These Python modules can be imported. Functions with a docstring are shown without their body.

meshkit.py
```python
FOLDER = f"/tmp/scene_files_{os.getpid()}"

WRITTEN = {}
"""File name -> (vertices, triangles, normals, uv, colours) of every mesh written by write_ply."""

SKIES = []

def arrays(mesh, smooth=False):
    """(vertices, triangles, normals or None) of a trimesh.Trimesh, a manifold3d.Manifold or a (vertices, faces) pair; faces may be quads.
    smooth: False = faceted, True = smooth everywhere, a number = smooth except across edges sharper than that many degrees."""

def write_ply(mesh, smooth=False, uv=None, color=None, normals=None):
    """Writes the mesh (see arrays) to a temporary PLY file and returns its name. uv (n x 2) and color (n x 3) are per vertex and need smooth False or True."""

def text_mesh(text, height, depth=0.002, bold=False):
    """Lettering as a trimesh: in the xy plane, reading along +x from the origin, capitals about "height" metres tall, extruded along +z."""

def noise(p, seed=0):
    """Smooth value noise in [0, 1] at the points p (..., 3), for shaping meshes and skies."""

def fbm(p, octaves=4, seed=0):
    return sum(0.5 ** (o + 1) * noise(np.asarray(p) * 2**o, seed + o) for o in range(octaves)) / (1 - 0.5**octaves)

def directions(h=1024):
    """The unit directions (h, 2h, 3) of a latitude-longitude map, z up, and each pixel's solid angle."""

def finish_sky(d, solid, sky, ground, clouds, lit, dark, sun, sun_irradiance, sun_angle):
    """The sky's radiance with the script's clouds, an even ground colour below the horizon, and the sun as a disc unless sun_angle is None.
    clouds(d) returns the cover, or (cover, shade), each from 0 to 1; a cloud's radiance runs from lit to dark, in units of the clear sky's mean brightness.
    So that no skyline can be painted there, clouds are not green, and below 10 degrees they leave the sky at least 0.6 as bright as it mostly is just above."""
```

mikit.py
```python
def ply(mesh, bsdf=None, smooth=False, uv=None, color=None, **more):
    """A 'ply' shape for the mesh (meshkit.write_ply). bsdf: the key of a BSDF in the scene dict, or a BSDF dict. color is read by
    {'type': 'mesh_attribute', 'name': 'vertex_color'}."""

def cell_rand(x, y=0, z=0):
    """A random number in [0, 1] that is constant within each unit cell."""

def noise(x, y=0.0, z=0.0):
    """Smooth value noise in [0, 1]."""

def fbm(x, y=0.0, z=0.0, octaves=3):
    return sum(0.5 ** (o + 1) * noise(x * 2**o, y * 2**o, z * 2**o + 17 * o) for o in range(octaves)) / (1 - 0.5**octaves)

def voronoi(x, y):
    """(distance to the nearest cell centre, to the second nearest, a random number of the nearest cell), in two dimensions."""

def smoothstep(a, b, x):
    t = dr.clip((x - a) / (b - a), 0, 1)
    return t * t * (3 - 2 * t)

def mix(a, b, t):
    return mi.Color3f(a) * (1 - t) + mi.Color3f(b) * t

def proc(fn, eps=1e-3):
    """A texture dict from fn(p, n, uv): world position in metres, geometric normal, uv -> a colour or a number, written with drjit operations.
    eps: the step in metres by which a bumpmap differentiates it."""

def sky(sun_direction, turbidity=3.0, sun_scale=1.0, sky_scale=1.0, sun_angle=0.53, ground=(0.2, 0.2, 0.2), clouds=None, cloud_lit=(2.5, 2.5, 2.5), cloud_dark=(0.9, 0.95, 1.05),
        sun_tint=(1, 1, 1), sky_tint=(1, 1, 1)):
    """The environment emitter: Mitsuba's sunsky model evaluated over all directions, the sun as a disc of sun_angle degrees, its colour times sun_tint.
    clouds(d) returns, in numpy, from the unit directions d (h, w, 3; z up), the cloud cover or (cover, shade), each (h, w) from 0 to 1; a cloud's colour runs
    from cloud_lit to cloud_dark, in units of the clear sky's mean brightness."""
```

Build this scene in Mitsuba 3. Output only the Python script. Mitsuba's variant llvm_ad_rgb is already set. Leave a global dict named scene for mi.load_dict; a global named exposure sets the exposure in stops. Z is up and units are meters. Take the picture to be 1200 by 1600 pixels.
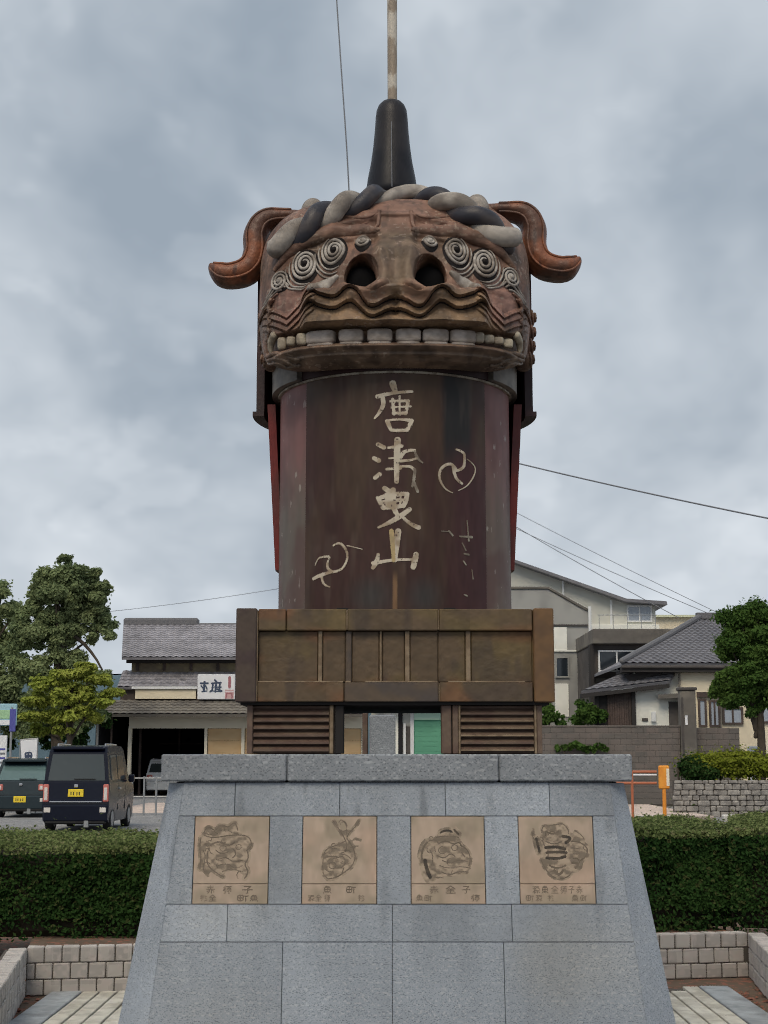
import math, random
import numpy as np
import trimesh, manifold3d, shapely
from shapely.geometry import Polygon, Point, MultiPoint
from shapely.ops import unary_union
import drjit as dr
import mitsuba as mi
import mikit, meshkit
from mikit import proc, noise, fbm, cell_rand, smoothstep, mix, voronoi

T = mi.ScalarTransform4f
scene, labels = {}, {}
rng = np.random.default_rng(11)
random.seed(11)

# ------------------------------------------------------------------ camera
EYE, PITCH, FOCAL = 1.65, math.radians(9.04), 2400.0        # focal length in pixels of a 1200 x 1600 picture
scene['camera'] = {'type': 'perspective', 'fov': 2 * math.degrees(math.atan(600 / FOCAL)), 'fov_axis': 'x',
                   'near_clip': 0.1, 'far_clip': 6000.0,
                   'to_world': T().look_at(origin=[0, 0, EYE], target=[0, math.cos(PITCH), EYE + math.sin(PITCH)], up=[0, 0, 1])}

# ------------------------------------------------------------------ sky (overcast) and exposure
exposure = 1.65


def sky_clouds(d):
    e = np.degrees(np.arcsin(np.clip(d[..., 2], -1, 1)))
    q = d / np.maximum(d[..., 2:3] + 0.45, 0.2)              # a sheet of cloud seen from below
    w = meshkit.fbm(q * 3.1 + 4.0, 4, 3)[..., None] - 0.5
    big = meshkit.fbm(q * np.array([6.0, 4.2, 4.2]) + 1.3 + w * 1.2, 5, 8)
    fine = meshkit.fbm(q * np.array([19, 13, 13.0]) + w * 2.5, 4, 21)
    s = 0.51 + 1.40 * (big - 0.5) + 0.40 * (fine - 0.5)
    puff = np.clip((meshkit.fbm(q * np.array([11, 8.5, 8.5]) + w * 1.6 + 7.7, 5, 33) - 0.54) / 0.10, 0, 1)
    s = s - 0.15 * puff * puff * (3 - 2 * puff)
    s = s + 0.045 + np.interp(e, [0, 5, 11, 17, 30, 90], [-0.34, -0.17, 0.04, 0.12, 0.14, 0.10])
    return np.ones(d.shape[:2]), np.clip(s, 0, 1)


scene['sky'] = mikit.sky((-0.25, -0.90, 0.95), turbidity=3, sun_scale=0.42, sun_angle=28, clouds=sky_clouds,
                         cloud_lit=(2.52, 2.70, 2.88), cloud_dark=(1.15, 1.37, 1.62), sun_tint=(0.93, 0.985, 1.05))


# ------------------------------------------------------------------ helpers
def P(px, py, Y):
    """The point that lies Y metres ahead of the camera where the photograph shows (px, py)."""
    u, v = (px - 600) / FOCAL, (800 - py) / FOCAL
    dy = math.cos(PITCH) - v * math.sin(PITCH)
    dz = math.sin(PITCH) + v * math.cos(PITCH)
    return np.array([u * Y / dy, Y, EYE + dz * Y / dy])


def XX(px, py, Y):
    return float(P(px, py, Y)[0])


def ZZ(py, Y):
    return float(P(600, py, Y)[2])


def numbered(key):
    if key not in scene and key not in labels:
        return key
    i = 1
    while f'{key}_{i:03d}' in scene or f'{key}_{i:03d}' in labels:
        i += 1
    return f'{key}_{i:03d}'


def tag(key, label=None, cat=None, group=None, kind=None):
    d = labels.setdefault(key, {})
    for k, x in (('label', label), ('category', cat), ('group', group), ('kind', kind)):
        if x:
            d[k] = x
    return key


def thing(name, label, cat, group=None):
    key = numbered(name)
    return tag(key, label, cat, group)


def obj(name, mesh, mat, parent=None, smooth=False, label=None, kind=None, cat=None, group=None, M=None, color=None):
    """One entry of the scene. mesh: a mesh, a list of meshes, or the dict of an entry to reuse."""
    key = numbered((parent + '__' if parent else '') + name)
    if isinstance(mesh, dict):
        e = dict(mesh)
        if mat is not None:
            e['bsdf'] = {'type': 'ref', 'id': mat}
    else:
        if isinstance(mesh, list):
            mesh = cat_(mesh)
        e = mikit.ply(mesh, mat, smooth, color=color)
    if M is not None:
        e['to_world'] = T(np.asarray(M, float).tolist())
    scene[key] = e
    if label or kind or cat or group:
        tag(key, label, cat, group, kind)
    return key


def cat_(ms):
    vs, fs, n = [], [], 0
    for m in ms:
        v, f = (np.asarray(m[0]), np.asarray(m[1])) if isinstance(m, tuple) else (np.asarray(m.vertices), np.asarray(m.faces))
        if f.shape[1] == 4:
            f = np.vstack([f[:, [0, 1, 2]], f[:, [0, 2, 3]]])
        vs.append(v)
        fs.append(f + n)
        n += len(v)
    return trimesh.Trimesh(np.vstack(vs), np.vstack(fs), process=False)


def moved(m, M):
    m = m.copy()
    m.apply_transform(np.asarray(M, float))
    return m


def trans(x, y, z):
    M = np.eye(4)
    M[:3, 3] = x, y, z
    return M


def rot(axis, deg):
    return trimesh.transformations.rotation_matrix(math.radians(deg), axis)


def box(x0, x1, y0, y1, z0, z1, b=0.0):
    """A box with chamfered edges."""
    c = np.array([(x0 + x1) / 2, (y0 + y1) / 2, (z0 + z1) / 2])
    h = np.array([abs(x1 - x0), abs(y1 - y0), abs(z1 - z0)]) / 2
    b = min(b, 0.45 * h.min())
    if b <= 0:
        m = trimesh.creation.box(2 * h)
    else:
        pts = []
        for s in np.ndindex(2, 2, 2):
            s = np.array(s) * 2 - 1
            for k in range(3):
                p = h - b
                p[k] = h[k]
                pts.append(s * p)
        m = trimesh.convex.convex_hull(np.array(pts))
    m.apply_translation(c)
    return m


def hull(pts):
    return trimesh.convex.convex_hull(np.asarray(pts, float))


def grid_faces(nu, nv, wrap=False):
    i, j = np.meshgrid(np.arange(nu - 1), np.arange(nv if wrap else nv - 1), indexing='ij')
    j2 = (j + 1) % nv
    a, b, c, d = i * nv + j, i * nv + j2, (i + 1) * nv + j2, (i + 1) * nv + j
    return np.vstack([np.stack([a, b, c], -1).reshape(-1, 3), np.stack([a, c, d], -1).reshape(-1, 3)])


def spline(pts, n):
    """A smooth curve through the points."""
    from scipy.interpolate import PchipInterpolator
    pts = np.asarray(pts, float)
    s = np.r_[0, np.cumsum(np.linalg.norm(np.diff(pts[:, :3] if pts.shape[1] > 2 else pts, axis=0), axis=1))]
    if len(pts) < 3:
        t = np.linspace(0, s[-1], n)
        return np.stack([np.interp(t, s, pts[:, k]) for k in range(pts.shape[1])], 1)
    from scipy.interpolate import CubicSpline, Akima1DInterpolator
    t = np.linspace(0, s[-1], n)
    return np.stack([Akima1DInterpolator(s, pts[:, k])(t) if len(pts) > 4 else PchipInterpolator(s, pts[:, k])(t) for k in range(pts.shape[1])], 1)


def sweep(path, ra, rb=None, up=(0, 1, 0), sides=12, dome=True):
    """A tube along the path: half-width ra across, rb along up."""
    p = np.asarray(path, float)
    n = len(p)
    ra = np.broadcast_to(ra, (n,)).astype(float)
    rb = ra if rb is None else np.broadcast_to(rb, (n,)).astype(float)
    t = np.gradient(p, axis=0)
    t /= np.linalg.norm(t, axis=1, keepdims=True)
    up = np.asarray(up, float)
    a = np.cross(t, up)
    a /= np.linalg.norm(a, axis=1, keepdims=True) + 1e-12
    b = np.cross(a, t)
    if dome:
        def cap(i, sgn):
            out = []
            for k in (0.35, 0.7, 0.95):
                c = math.sqrt(1 - k * k)
                out.append((p[i] + sgn * t[i] * k * min(ra[i], rb[i]), ra[i] * c, rb[i] * c, a[i], b[i]))
            return out
        rows = cap(0, -1)[::-1] + [(p[i], ra[i], rb[i], a[i], b[i]) for i in range(n)] + cap(n - 1, 1)
    else:
        rows = [(p[i], ra[i], rb[i], a[i], b[i]) for i in range(n)]
    ang = np.arange(sides) * 2 * np.pi / sides
    v = np.vstack([c + np.cos(ang)[:, None] * A * x + np.sin(ang)[:, None] * B * y for c, x, y, A, B in rows])
    f = grid_faces(len(rows), sides, True)
    v = np.vstack([v, rows[0][0], rows[-1][0]])
    i = np.arange(sides)
    k = (len(rows) - 1) * sides
    f = np.vstack([f, np.stack([i * 0 + len(v) - 2, (i + 1) % sides, i], 1), np.stack([i * 0 + len(v) - 1, k + i, k + (i + 1) % sides], 1)])
    m = trimesh.Trimesh(v, f, process=False)
    if m.volume < 0:
        m.invert()
    return m


def tube(a, b, r, sides=8, r2=None):
    a, b = np.asarray(a, float), np.asarray(b, float)
    d = (b - a) / np.linalg.norm(b - a)
    up = (0, 1, 0) if abs(d[1]) < 0.9 else (1, 0, 0)
    return sweep(np.array([a, b]), np.array([r, r2 or r]), up=up, sides=sides, dome=False)


def lathe(profile, sides=32, axis_at=(0, 0, 0)):
    """profile: (radius, z) from bottom to top."""
    pr = np.asarray(profile, float)
    ang = np.arange(sides) * 2 * np.pi / sides
    v = np.vstack([np.stack([r * np.cos(ang), r * np.sin(ang), ang * 0 + z], 1) for r, z in pr]) + np.asarray(axis_at)
    m = trimesh.Trimesh(v, grid_faces(len(pr), sides, True), process=False)
    c0, c1 = len(v), len(v) + 1
    i = np.arange(sides)
    k = (len(pr) - 1) * sides
    v = np.vstack([v, [[axis_at[0], axis_at[1], axis_at[2] + pr[0, 1]], [axis_at[0], axis_at[1], axis_at[2] + pr[-1, 1]]]])
    f = np.vstack([m.faces, np.stack([i * 0 + c0, (i + 1) % sides, i], 1), np.stack([i * 0 + c1, k + i, k + (i + 1) % sides], 1)])
    m = trimesh.Trimesh(v, f, process=False)
    if m.volume < 0:
        m.invert()
    return m


def ellipsoid(c, r, sub=3):
    m = trimesh.creation.icosphere(subdivisions=sub)
    m.vertices *= np.asarray(r)
    m.apply_translation(c)
    return m


def prism(poly, depth):
    """A shapely polygon in xy, extruded along +z."""
    gs = [g for g in getattr(poly, 'geoms', [poly]) if g.area > 1e-9]
    return cat_([trimesh.creation.extrude_polygon(g, depth, engine='earcut') for g in gs])


XZ = np.array([[1, 0, 0, 0], [0, 0, -1, 0], [0, 1, 0, 0], [0, 0, 0, 1.0]])       # xy drawing -> upright, facing the camera (extrusion comes forward)


def wallpoly(poly, y, depth):
    """A polygon drawn in (x, z), standing at y and reaching depth metres back from there."""
    m = moved(prism(poly, depth), XZ)
    m.apply_translation([0, y + depth, 0])
    return m


def brush(strokes):
    """Brush strokes [(points, widths)] -> shapely shape."""
    parts = []
    for pts, w in strokes:
        pts = np.asarray(pts, float)
        w = np.interp(np.linspace(0, 1, len(pts)), np.linspace(0, 1, len(np.atleast_1d(w))), np.atleast_1d(w))
        n = max(2, int(4 * len(pts)))
        q = spline(pts, n) if len(pts) > 2 else np.stack([np.interp(np.linspace(0, 1, n), [0, 1], pts[:, k]) for k in (0, 1)], 1)
        ww = np.interp(np.linspace(0, 1, n), np.linspace(0, 1, len(w)), w)
        cs = [Point(*a).buffer(b / 2, 3) for a, b in zip(q, ww)]
        parts += [unary_union([cs[i], cs[i + 1]]).convex_hull for i in range(n - 1)]
    return unary_union(parts)


def leaf_cloud(blobs, n, size, seed=0, shell=0.5, up=0.35, ratio=0.55):
    """n small folded leaves (two triangles) spread through ellipsoid blobs (cx, cy, cz, rx, ry, rz)."""
    r = np.random.default_rng(seed)
    b = np.asarray(blobs, float)
    w = (b[:, 3] * b[:, 5] + b[:, 3] * b[:, 4]) ** 1.0
    k = r.choice(len(b), n, p=w / w.sum())
    d = r.normal(size=(n, 3))
    d /= np.linalg.norm(d, axis=1, keepdims=True)
    rad = shell + (1 - shell) * r.random(n) ** 0.7
    lump = 0.70 + 0.75 * meshkit.noise(d * 2.7 + k[:, None] * 7.1, seed)
    rad = np.where(r.random(n) < 0.16, rad * r.uniform(1.0, 1.7, n), rad)           # stray sprays
    c = b[k, :3] + d * b[k, 3:] * (rad * lump)[:, None]
    return leaves_at(c, d, size, r, up, ratio)


def leaves_at(c, d, size, r, up=0.35, ratio=0.55):
    n = len(c)
    nrm = d * 0.8 + r.normal(size=(n, 3)) * 0.6 + np.array([0, 0, up])
    nrm /= np.linalg.norm(nrm, axis=1, keepdims=True)
    a = np.cross(nrm, r.normal(size=(n, 3)))
    a /= np.linalg.norm(a, axis=1, keepdims=True)
    bb = np.cross(nrm, a)
    s = (size * (0.65 + 0.7 * r.random(n)))[:, None]
    tip, tail = c + a * s * 0.5, c - a * s * 0.5
    l, rr = c + bb * s * ratio * 0.5 + nrm * s * 0.1, c - bb * s * ratio * 0.5 + nrm * s * 0.1
    v = np.stack([tail, l, tip, rr], 1).reshape(-1, 3)
    i = np.arange(n)[:, None] * 4
    f = np.vstack([i + [0, 1, 2], i + [0, 2, 3]])
    return trimesh.Trimesh(v, f, process=False)


# ------------------------------------------------------------------ materials
def mat(key, color, rough=0.6, bump=None, bscale=0.004, metallic=0.0, spec=0.4, coat=0.0, two=True):
    base = {'type': 'principled', 'base_color': proc(color) if callable(color) else {'type': 'rgb', 'value': list(color)},
            'roughness': proc(rough) if callable(rough) else rough, 'metallic': metallic, 'specular': spec, 'clearcoat': coat}
    if bump is not None:
        base = {'type': 'bumpmap', 'relief': proc(bump, 0.002), 'scale': bscale, 'bsdf': base}
    scene[key] = {'type': 'twosided', 'bsdf': base} if two else base


def speckle(base, dark, light, f1=160.0, f2=70.0, tint=0.05):
    def fn(p, n, uv):
        a = noise(p.x * f1, p.y * f1, p.z * f1)
        b = noise(p.x * f2 + 31, p.y * f2, p.z * f2)
        c = fbm(p.x * 1.7, p.y * 1.7, p.z * 1.7 + 3)
        g = mix(base, dark, smoothstep(0.55, 0.85, a))
        g = mix(g, light, smoothstep(0.62, 0.85, b) * 0.75)
        return g * (0.82 + 0.36 * c)
    return fn


def worn(c1, c2, f=8.0, lo=0.35, hi=0.65, amp=0.35):
    q = lambda x: dr.opaque(mi.Float, float(x))              # kept as data, so that all these materials compile to one function
    c1, c2 = mi.Color3f(*map(q, c1)), mi.Color3f(*map(q, c2))
    f, amp = q(f), q(amp)

    def fn(p, n, uv):
        s = fbm(p.x * f, p.y * f, p.z * f)
        t = fbm(p.x * f * 5, p.y * f * 5, p.z * f * 5)
        return mix(c1, c2, smoothstep(lo, hi, s)) * (1 - amp / 2 + amp * t)
    return fn


def granite_fn(p, n, uv, tone=1.0, warm=0.0):
    a = noise(p.x * 230, p.y * 230, p.z * 230)
    b = noise(p.x * 120 + 31, p.y * 120, p.z * 120)
    s = fbm(p.x * 3.1, p.y * 3.1, p.z * 1.1 + 3)
    st = fbm(p.x * 11, p.y * 11, p.z * 0.7 + 9)
    g = mix((0.248, 0.278, 0.320), (0.140, 0.158, 0.183), smoothstep(0.50, 0.88, a))
    g = mix(g, (0.37, 0.39, 0.41), smoothstep(0.58, 0.90, b) * 0.6)
    pale = smoothstep(0.52, 0.72, fbm(p.x * 2.3 + 8, p.y * 2.3, p.z * 1.6))
    drip = smoothstep(0.56, 0.74, fbm(p.x * 17 + 3, p.y * 17, p.z * 0.8)) * smoothstep(0.5, 1.5, p.z)
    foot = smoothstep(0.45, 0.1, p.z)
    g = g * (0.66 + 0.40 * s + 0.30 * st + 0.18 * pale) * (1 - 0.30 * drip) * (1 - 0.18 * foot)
    g = mix(g, g * mi.Color3f(1.05, 1.0, 0.93), smoothstep(0.5, 0.75, fbm(p.x * 1.3 + 40, p.y, p.z * 1.3)))
    return g * tone


def granite_tone(k):
    tone = dr.opaque(mi.Float, float(k))
    return lambda p, n, uv: granite_fn(p, n, uv, tone)


for k_, nm_ in ((1.0, 'granite'), (1.10, 'granite_pale'), (0.90, 'granite_dark')):
    mat(nm_, granite_tone(k_), 0.55)


def cap_fn(p, n, uv):
    a = noise(p.x * 170, p.y * 170, p.z * 170)
    b = noise(p.x * 85 + 31, p.y * 85, p.z * 85)
    s = fbm(p.x * 4.1, p.y * 4.1, p.z * 4.1 + 3)
    g = mix((0.235, 0.254, 0.280), (0.125, 0.137, 0.152), smoothstep(0.50, 0.82, a))
    g = mix(g, (0.40, 0.42, 0.44), smoothstep(0.60, 0.86, b) * 0.7)
    return g * (0.70 + 0.55 * s)


mat('granite_cap', cap_fn, 0.6)
mat('mortar', (0.085, 0.085, 0.085), 0.9)


def plaque_fn(p, n, uv):
    s = fbm(p.x * 9, p.y * 9, p.z * 9)
    t = fbm(p.x * 40, p.y * 40, p.z * 12)
    sm = noise(p.x * 5 + 3, p.y * 5, p.z * 7)
    g = mix((0.395, 0.305, 0.235), (0.290, 0.235, 0.172), smoothstep(0.35, 0.7, s))
    g = mix(g, (0.425, 0.300, 0.225), smoothstep(0.5, 0.8, sm) * 0.6)
    return g * (0.8 + 0.35 * t)


mat('plaque', plaque_fn, 0.5, lambda p, n, uv: fbm(p.x * 60, p.y * 60, p.z * 60), 0.002, spec=0.4)
mat('engraved', lambda p, n, uv: mix((0.175, 0.135, 0.100), (0.100, 0.078, 0.056), noise(p.x * 30, p.y * 30, p.z * 30)), 0.7)
mat('plaque_worn', lambda p, n, uv: mix((0.350, 0.275, 0.205), (0.165, 0.130, 0.095), smoothstep(0.36, 0.66, fbm(p.x * 42, p.y * 42, p.z * 42))), 0.6, lambda p, n, uv: fbm(p.x * 70, p.y * 70, p.z * 70), 0.006)
mat('engraved_dark', worn((0.075, 0.058, 0.042), (0.04, 0.032, 0.025), 40), 0.7)


HX, HY = 0.057, 8.07


def head_fn(p, n, uv):
    x = dr.abs(p.x - HX)
    s = fbm(p.x * 6, p.y * 6, p.z * 6)
    t = fbm(p.x * 24, p.y * 24, p.z * 24)
    g = mix((0.185, 0.112, 0.084), (0.130, 0.090, 0.065), smoothstep(0.35, 0.65, s))
    jaw = smoothstep(3.70, 3.60, p.z)
    g = mix(g, (0.140, 0.112, 0.083), jaw * 0.75)                                        # greyer weathered chin
    bridge = smoothstep(0.13, 0.05, x) * smoothstep(3.85, 3.95, p.z) * smoothstep(4.32, 4.2, p.z)
    g = mix(g, (0.160, 0.130, 0.092), bridge * 0.6)                                      # greenish nose bridge
    lip = smoothstep(3.68, 3.74, p.z) * smoothstep(3.93, 3.86, p.z) * smoothstep(0.52, 0.44, x)
    g = mix(g, (0.215, 0.155, 0.095), lip * 0.75)
    lobe = smoothstep(0.11, 0.04, dr.abs(x - 0.115)) * smoothstep(3.80, 3.85, p.z) * smoothstep(3.95, 3.90, p.z)
    g = mix(g, (0.265, 0.165, 0.120), lobe * 0.8)
    cheek = smoothstep(0.42, 0.5, x) * smoothstep(0.66, 0.58, x) * smoothstep(3.75, 3.8, p.z) * smoothstep(4.1, 4.0, p.z)
    g = mix(g, (0.235, 0.140, 0.118), cheek * 0.8)
    top = smoothstep(4.22, 4.30, p.z)
    g = mix(g, (0.195, 0.118, 0.093), top * 0.7)
    streak = smoothstep(0.50, 0.68, fbm(p.x * 26, p.y * 26, p.z * 1.7))
    g = mix(g, (0.060, 0.046, 0.040), streak * 0.50)
    fleck = smoothstep(0.66, 0.74, noise(p.x * 75, p.y * 75, p.z * 60)) * smoothstep(0.45, 0.6, fbm(p.x * 7, p.y * 7, p.z * 7 + 4))
    g = mix(g, (0.30, 0.25, 0.21), fleck * 0.55)
    grime = fbm(p.x * 11 + 5, p.y * 11, p.z * 5)
    return g * mi.Color3f(1.05, 0.965, 0.91) * (0.50 + 0.60 * t + 0.3 * s) * (0.66 + 0.62 * smoothstep(0.3, 0.7, grime))


mat('head_paint', head_fn, 0.58, lambda p, n, uv: fbm(p.x * 34, p.y * 34, p.z * 34, 4), 0.009, spec=0.35)


mat('curl_light', worn((0.37, 0.335, 0.30), (0.18, 0.15, 0.125), 17, amp=0.5), 0.6)
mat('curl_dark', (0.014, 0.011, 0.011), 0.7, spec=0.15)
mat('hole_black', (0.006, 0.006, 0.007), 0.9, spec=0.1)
mat('tooth', worn((0.36, 0.31, 0.275), (0.22, 0.18, 0.15), 16), 0.45)
mat('fang', worn((0.36, 0.315, 0.24), (0.22, 0.18, 0.135), 16), 0.5)
mat('rope_cream', worn((0.35, 0.315, 0.28), (0.18, 0.155, 0.135), 9, amp=0.5), 0.65)
mat('rope_dark', worn((0.028, 0.028, 0.038), (0.065, 0.055, 0.055), 9), 0.5)
mat('ear_paint', lambda p, n, uv: mix(mix((0.250, 0.095, 0.050), (0.120, 0.062, 0.044), smoothstep(0.38, 0.62, fbm(p.x * 9, p.y * 9, p.z * 6))), (0.055, 0.036, 0.032), smoothstep(0.52, 0.70, fbm(p.x * 24, p.y * 24, p.z * 5 + 3)) * 0.7) * (0.7 + 0.5 * fbm(p.x * 45, p.y * 45, p.z * 45)), 0.5, lambda p, n, uv: fbm(p.x * 40, p.y * 40, p.z * 26), 0.006)
mat('horn_black', worn((0.010, 0.010, 0.014), (0.026, 0.024, 0.027), 4), 0.45, spec=0.25)
mat('pole_paint', lambda p, n, uv: mix((0.50, 0.46, 0.40), (0.28, 0.23, 0.18), smoothstep(0.45, 0.6, fbm(p.x * 30, p.y * 30, p.z * 9))), 0.6)
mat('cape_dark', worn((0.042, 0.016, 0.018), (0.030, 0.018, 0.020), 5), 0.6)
mat('cape_red', worn((0.145, 0.014, 0.012), (0.095, 0.018, 0.016), 4), 0.5)


def column_side_fn(p, n, uv):
    s = fbm(p.x * 14, p.y * 14, p.z * 1.4)
    t = fbm(p.x * 40, p.y * 40, p.z * 14)
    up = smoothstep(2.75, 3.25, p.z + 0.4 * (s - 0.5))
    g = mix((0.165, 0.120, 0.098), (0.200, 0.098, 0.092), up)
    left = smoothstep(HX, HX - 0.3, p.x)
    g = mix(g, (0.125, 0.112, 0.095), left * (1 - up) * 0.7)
    blot = smoothstep(0.45, 0.65, fbm(p.x * 5 + 3, p.y * 5, p.z * 3.5))
    g = mix(g, (0.105, 0.045, 0.042), blot * 0.55)
    return mix(g * (0.62 + 0.5 * s), (0.33, 0.30, 0.27), smoothstep(0.70, 0.82, t) * 0.6)


mat('column_side', column_side_fn, 0.6, lambda p, n, uv: fbm(p.x * 40, p.y * 40, p.z * 40), 0.002)


def panel_fn(p, n, uv):
    lx = p.x - HX
    s = fbm(lx * 11, 0.0, p.z * 1.6)
    t = fbm(lx * 50, 0.0, p.z * 9.0 + 5)
    g = mix((0.052, 0.027, 0.025), (0.066, 0.044, 0.032), smoothstep(0.40, 0.65, s))
    band = smoothstep(0.22, 0.26, lx) * smoothstep(0.40, 0.36, lx) * smoothstep(3.0, 3.2, p.z + 0.2 * (s - 0.5))
    g = mix(g, (0.020, 0.021, 0.024), band)
    plum = smoothstep(0.20, 0.34, lx) * smoothstep(3.25, 3.05, p.z)
    g = mix(g, (0.060, 0.026, 0.032), plum * 0.85)
    teal = smoothstep(0.16, 0.0, dr.sqrt(dr.square(lx + 0.12) + dr.square((p.z - 2.42) * 1.1))) + smoothstep(0.13, 0.0, dr.sqrt(dr.square(lx - 0.14) + dr.square((p.z - 2.42) * 0.9)))
    g = mix(g, (0.048, 0.055, 0.060), dr.minimum(teal, 1.0) * 0.8)
    warm = smoothstep(0.05, 0.12, lx) * smoothstep(0.24, 0.2, lx) * smoothstep(3.05, 3.3, p.z)
    g = mix(g, (0.075, 0.052, 0.033), warm * 0.7)
    drip = smoothstep(0.016, 0.006, dr.abs(lx + 0.003 + 0.01 * (s - 0.5))) * smoothstep(2.56, 2.48, p.z)
    g = mix(g, (0.230, 0.150, 0.085), drip * 0.85)                                     # rust run below the lettering
    worn_ = smoothstep(0.52, 0.72, fbm(lx * 24 + 9, 0.0, p.z * 2.2)) * smoothstep(0.35, 0.6, fbm(lx * 5, 0.0, p.z * 5 + 2))
    g = mix(g, (0.115, 0.098, 0.086), worn_ * 0.28)
    return g * mi.Color3f(1.12, 0.98, 0.88) * (0.58 + 0.36 * t)


mat('panel_lacquer', panel_fn, 0.5, lambda p, n, uv: fbm(p.x * 50, p.y * 20, p.z * 6), 0.002, spec=0.28)
mat('gilt', lambda p, n, uv: mix(mix((0.50, 0.44, 0.35), (0.30, 0.23, 0.16), smoothstep(0.38, 0.70, fbm(p.x * 22, p.y * 22, p.z * 22))), (0.10, 0.07, 0.055), smoothstep(0.74, 0.86, noise(p.x * 130, p.y * 130, p.z * 75))), 0.55)
mat('gilt_yellow', worn((0.40, 0.30, 0.15), (0.30, 0.23, 0.13), 20), 0.55)
mat('gilt_thin', worn((0.30, 0.27, 0.22), (0.16, 0.13, 0.10), 26), 0.6)
mat('collar_grey', worn((0.16, 0.145, 0.125), (0.105, 0.095, 0.085), 9), 0.6)


def base_fn(p, n, uv):
    s = fbm(p.x * 4.2, p.y * 4.2, p.z * 4.2)
    t = fbm(p.x * 26, p.y * 26, p.z * 26)
    r = noise(p.x * 6 + 7, p.y * 6, p.z * 9)
    k = cell_rand(dr.floor(p.x * 7.3), dr.floor(p.z * 5.0))
    g = mix((0.105, 0.070, 0.040), (0.120, 0.084, 0.036), smoothstep(0.40, 0.62, s))
    g = mix(g, (0.160, 0.074, 0.034), smoothstep(0.58, 0.85, r) * 0.7)
    st = smoothstep(0.48, 0.66, fbm(p.x * 9 + 2, p.y * 9, p.z * 3.0))
    g = mix(g, (0.050, 0.036, 0.030), st * 0.6)
    return g * (0.60 + 0.70 * t) * (0.85 + 0.25 * k)


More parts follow.
